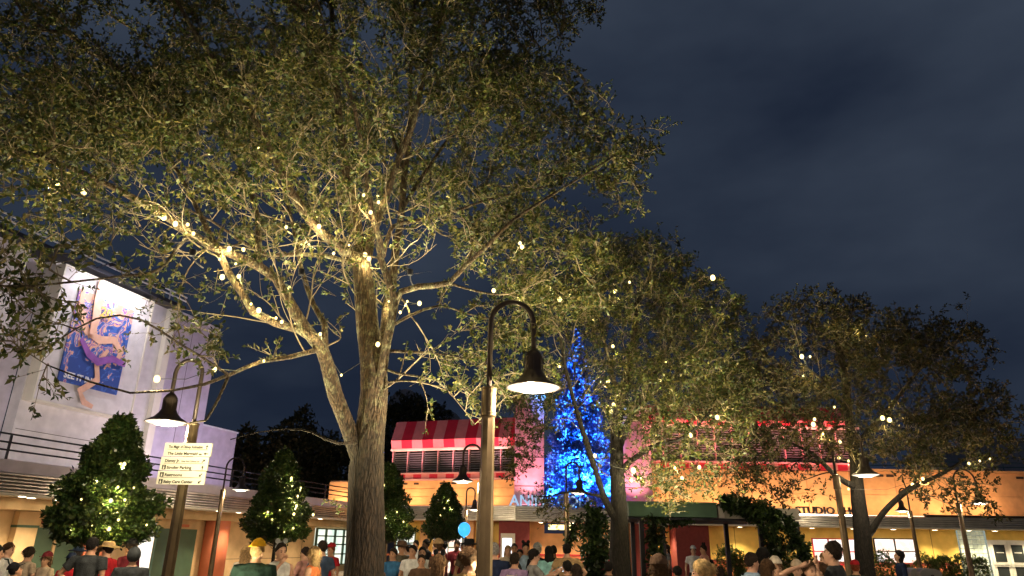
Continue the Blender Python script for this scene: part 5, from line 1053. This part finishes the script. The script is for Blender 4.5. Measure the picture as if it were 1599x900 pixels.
def backpack(P, label, colr, sz=1.0):
    bk_ = thing('backpack', label, 'backpack', P.matrix_basis @ Vector((0, -.20, 1.12)), P.rotation_euler.z); bk_.scale = (P.scale[0]*sz,)*3
    mb = MB(); mb.add(*loft([(0, 0, -.2, .13, .07), (0, -.01, -.17, .15, .09), (0, -.01, .05, .145, .085), (0, .01, .19, .12, .065), (0, .02, .23, .07, .03)], 16)); mb.obj('bag', cloth(colr), bk_, smooth=True)
    MB().box(-.1, .1, -.125, -.09, -.15, .0).obj('pocket', cloth(colr), bk_)
    for s_ in (-1, 1): MB().tube([(s_*.10, .06, -.14), (s_*.13, .18, -.05), (s_*.12, .32, .12), (s_*.10, .30, .26), (s_*.085, .16, .33), (s_*.08, .06, .2)], .016, 6).obj('strap', cloth(colr), bk_)
def printed(P, pts, m, y=.155):
    pass
# yaw: 0 = faces away (+Y), 180 = faces camera, 90 = faces left, -90 = faces right
p, hm, s_ = person('man in white shirt with dark shoulder strap, facing right at the far left', 16, 846, 11, -80, 'white', hair='short', hc='brown', pants='khaki', armR='bent')
MB().tube([(-.12, .135, 1.0), (0, .15, 1.2), (.13, .10, 1.44), (.13, -.06, 1.45), (0, -.14, 1.2)], .012, 6).obj('shoulder_strap', cloth('green'), p)
person('person in green cut off by the left edge of the photo', -3, 850, 9.5, -60, 'green', 'm', 'short', 'black')
p = person('person in grey shirt with hair tied back, seen from behind at left', 48, 853, 11, -15, 'beige', 'l', 'bun', 'dark', pants='denim')[0]
bk_p = person('person bending forward under a black backpack at the far left', 28, 879, 9.5, -50, 'black', 'm', 'short', 'black', hat=('cap', 'black'), hp=-25)[0]; backpack(bk_p, 'black backpack on the bending person at the far left', 'black')
person('woman in maroon cap and beige jacket with long brown hair', 75, 863, 11, 170, 'beige', 'm', 'long', 'brown', ('cap', 'maroon'), 'clasp', 'bent', sleeve='long')
person('child in dark navy cap and bright red shirt', 113, 865, 10.5, 60, 'red', 'm', 'short', 'black', ('cap', 'navy'))
person('person in grey bucket hat behind the red-shirted child', 124, 853, 12.5, 70, 'grey', 'l', 'short', 'grey', ('brim', 'lightblue'))
person('big man in dark grey t-shirt seen from behind at left', 147, 838, 10, -5, 'charcoal', 'm', 'short', 'black', w=1.22, armL='hip', armR='down')
person('man in straw sun hat and red shirt facing left', 171, 846, 11, 75, 'red', 'l', 'short', 'dark', ('straw', 'tan'), 'bent', 'down')
person('bearded man in black cap and dark red shirt facing left', 206, 843, 11.5, 80, 'maroon', 'm', 'short', 'dark', ('cap', 'black'), w=1.1)
person('person in charcoal hooded top leaning with bare forearm', 211, 858, 9.8, 25, 'charcoal', 'l', 'short', 'black', ('hood', 'charcoal'), 'strap', 'bent', w=1.15)
person('woman with long pale brown hair behind the yellow cap man', 387, 851, 11, -10, 'cream', 'l', 'long', 'light')
p, hm, s_ = person('man in backwards yellow cap and dark green t-shirt from behind', 404, 844, 8.2, -8, 'green', 'l', 'short', 'light', ('capback', 'yellow'), w=1.22)
o = MB().lathe([(.075, 0), (.062, 0), (.062, .003), (.075, .003)], 20, close=False).obj('shirt_print', MATS['cloth_brown'] if 'cloth_brown' in MATS else cloth('brown'), p); o.rotation_euler = (PI/2, 0, 0); o.location = (.0, -.16, 1.18)
p, hm, s_ = person('person in white tank top with grey headband ears facing right', 440, 846, 9.3, 222, 'white', 'l', 'short', 'dark', ('ears', 'grey'), 'down', 'chin', sleeve='none', w=1.0)
for x, z, r_, m in ((-.05, 1.10, .05, 'hair_dark'), (.05, 1.12, .045, 'hair_dark'), (-.05, 1.06, .03, 'skin_l'), (.05, 1.09, .03, 'skin_l')):
    o = MB().ball((0, 0, 0), r_, 10, 6).obj('shirt_print', MATS[m], p); o.location = (x, .125 if m[0] == 'h' else .135, z); o.scale = (1, .25, 1.3)
person('woman in pale pink top facing left, arms folded', 478, 853, 12.5, 75, 'pink', 'l', 'short', 'dark', None, 'fold', 'fold', pants='lavender', sleeve='long')
person('woman in orange top with very long blond hair facing left', 492, 852, 9.3, 78, 'orange', 'l', 'long', 'light', pants='denim', sleeve='none')
person('man in dark blue shirt between the orange top woman and the trunk', 505, 843, 11.5, 40, 'denim', 'l', 'short', 'dark')
person('small figure with red hat and red shirt near the green window', 518, 849, 17, 150, 'red', 'm', 'short', 'red', ('cap', 'red'))
person('woman in blue dress right of the big trunk', 615, 855, 15.5, 160, 'blue', 'm', 'bun', 'dark', None, 'bent', 'down', pants='blue')
person('man in brown brimmed hat and camouflage shirt', 628, 845, 16, 200, 'camo', 'm', 'short', 'dark', ('brim', 'brown'), 'bent', 'bent', w=1.1)
person('man in white t-shirt and black shorts in the family group', 645, 850, 15, 165, 'white', 'm', 'short', 'black', pants='black')
person('boy in dark brown printed t-shirt in front of the family group', 659, 865, 14, 180, 'brown', 'm', 'short', 'dark', pants='camo')
person('figure in pale blue cap behind the family group', 637, 849, 19, 60, 'lightblue', 'l', 'short', 'dark', ('cap', 'lightblue'))
person('far small figure in white left of the tall dark man', 650, 843, 24, 140, 'white', 't', 'short', 'black')
person('tall man dressed in black behind the family group', 666, 841, 20, 120, 'black', 'd', 'short', 'black')
person('woman in white top with dark hair beside the printed t-shirt boy', 660, 853, 16.5, 185, 'white', 'l', 'long', 'black')
person('man in tan cap and brown shirt facing left', 684, 843, 15, 70, 'brown', 'l', 'short', 'brown', ('cap', 'tan'), w=1.15)
person('dark haired figure partly behind the tan cap man', 693, 845, 20, 90, 'maroon', 't', 'short', 'black')
p, hm, s_ = person('person with brown hair and black mouse ears close to the camera', 687, 864, 7.5, -35, 'brown', 'm', 'long', 'brown', ('ears', 'black'))
person('far person in maroon top and black trousers', 714, 843, 21, 175, 'maroon', 't', 'short', 'black', pants='black')
person('far person in dark red top below the blue balloon', 724, 847, 20.5, 190, 'maroon', 'm', 'short', 'black', None, 'down', 'chin')
person('man in wide dark hat behind the child with the bun', 733, 842, 15.5, 175, 'camo', 'm', 'short', 'dark', ('brim', 'black'))
person('woman in tan patterned top with wrapped light brown hair, close up', 733, 853, 6.8, -35, 'tan', 'l', 'bun', 'brown', hy=-15)
person('grey haired man in dark navy t-shirt right of the foreground lamp post', 772, 846, 10.5, -10, 'navy', 'l', 'short', 'grey', w=1.12, armR='bent')
person('woman in beige shirt near the lit notice case, left of the pair', 793, 851, 19, 190, 'beige', 'l', 'long', 'light')
person('man in beige shirt near the lit notice case, right of the pair', 803, 848, 20, 185, 'cream', 'm', 'short', 'dark')
person('small dark haired figure behind the lavender shirt person', 812, 857, 18, 170, 'charcoal', 't', 'short', 'black')
p = person('person in lavender shirt with cream backpack seen from behind', 804, 862, 10.3, -25, 'lavender', 'm', 'short', 'dark', w=1.1)[0]; backpack(p, 'cream square backpack on the lavender shirt person', 'cream', 1.05)
person('person with mouse ears in pale blue shirt facing the camera', 821, 847, 18, 185, 'lightblue', 'm', 'short', 'black', ('ears', 'black'), w=1.1)
p, hm, s_ = person('man in grey t-shirt holding up a phone, facing right', 833, 856, 10.6, -78, 'grey', 'l', 'short', 'black', None, 'phone', 'phone', pants='black', hp=6); backpack(p, 'black backpack on the man holding up a phone', 'black')
ph = thing('phone', 'black phone held up by the man in the grey t-shirt', 'phone', rel(p, (0, .56, 1.40)), p.rotation_euler.z); MB().box(-.075, .075, -.006, .006, -.04, .04).obj('case', MATS['phone'], ph); MB().box(-.07, .07, -.0075, -.0065, -.036, .036).obj('screen', MATS['phone_screen'], ph)
person('older person in pale cap and black top behind the phone holder', 839, 849, 16, 30, 'black', 'l', 'short', 'grey', ('cap', 'grey'))
person('woman in light teal shirt and dark hair seen from behind', 857, 852, 15.5, 5, 'teal', 'l', 'long', 'black', pants='black', sleeve='long', w=1.08)
person('man in black shirt right of the teal shirt woman', 864, 851, 17.5, 10, 'black', 't', 'short', 'black')
person('man in beige shirt seen from behind, left of the vine column', 885, 848, 15.5, 5, 'tan', 'l', 'short', 'black', w=1.08, armL='hip', armR='hip')
person('person with dark hair in black, low in front of the thin lamp post', 886, 874, 10, 20, 'black', 'm', 'short', 'black')
person('dark figure crouched beside the thin lamp post', 900, 880, 9.5, 15, 'charcoal', 'm', 'long', 'dark')
person('far person in pink top and white hat behind the vine column', 945, 843, 21, 150, 'hotpink', 'm', 'short', 'dark', ('cap', 'white'))
person('person in black with dark hair left of the second oak trunk', 950, 876, 11, -20, 'black', 't', 'short', 'black')
person('person in large dark brown knitted hat close to the camera', 1028, 869, 6, -5, 'peach', 'l', 'long', 'brown', ('cap', 'brown'))
person('grey dressed figure behind the thin pergola post', 1041, 850, 26, 90, 'grey', 'm', 'long', 'dark')
person('child with dark hair low beside the maroon pier', 1057, 883, 11, 20, 'black', 'm', 'bun', 'black')
person('woman in white top and pale cap by the maroon pier', 1082, 853, 24, 170, 'white', 'l', 'short', 'dark', ('cap', 'white'))
p = person('person with mouse ears and pink top by the yellow wall', 1098, 850, 22, 100, 'pink', 'm', 'short', 'dark', ('ears', 'black'), sleeve='none')[0]; backpack(p, 'black backpack on the person with mouse ears by the yellow wall', 'black')
person('blond woman in profile facing left, close to the camera', 1096, 872, 6, 65, 'peach', 'l', 'bun', 'blond')
person('child with dark hair below the round shrub', 1123, 884, 10, 10, 'charcoal', 'm', 'short', 'dark')
p = person('man in light blue shirt with black strap facing right', 1172, 861, 8.6, -75, 'lightblue', 'l', 'short', 'dark', None, 'down', 'down')[0]
MB().tube([(-.13, -.10, 1.44), (-.12, .09, 1.42), (-.13, .15, 1.2), (-.1, .15, 1.0)], .02, 6).obj('shoulder_strap', cloth('black'), p)
person('tall person in navy with shoulder length dark hair behind the man in light blue', 1190, 854, 9.6, -60, 'navy', 'm', 'long', 'black')
person('woman with long brown hair facing right beside the pale cap woman', 1197, 872, 8.2, -65, 'white', 'l', 'long', 'brown')
person('woman in pale cap with blond hair facing the camera', 1210, 871, 8.6, 178, 'white', 'l', 'long', 'light', ('cap', 'cream'))
person('person holding an arm over the head, in dark t-shirt', 1262, 874, 7.6, 175, 'charcoal', 'l', 'short', 'brown', None, 'down', 'head', hy=20)
person('person in pale brown cap behind the raised arm', 1243, 876, 9.2, 150, 'black', 'l', 'short', 'brown', ('cap', 'beige'))
person('man with short brown hair facing left at the foot of the vine', 1281, 877, 8.4, 60, 'charcoal', 'l', 'short', 'brown')
person('pale dressed woman behind the curly haired man', 1287, 862, 14, 90, 'cream', 'l', 'long', 'light')
person('curly haired man in dark grey t-shirt with a hand at his chin', 1297, 844, 7.8, 55, 'charcoal', 'l', 'curly', 'dark', None, 'chin', 'fold', hp=-14, hy=12)
person('person in red cap and green shirt between lamp post and right oak', 1334, 876, 14, -30, 'green', 'm', 'short', 'red', ('cap', 'red'))
person('woman with long black hair and dark jacket by the shop window', 1402, 858, 17, 70, 'navy', 'l', 'long', 'black', None, 'bent', 'bent', sleeve='long', pants='grey', hp=-18)
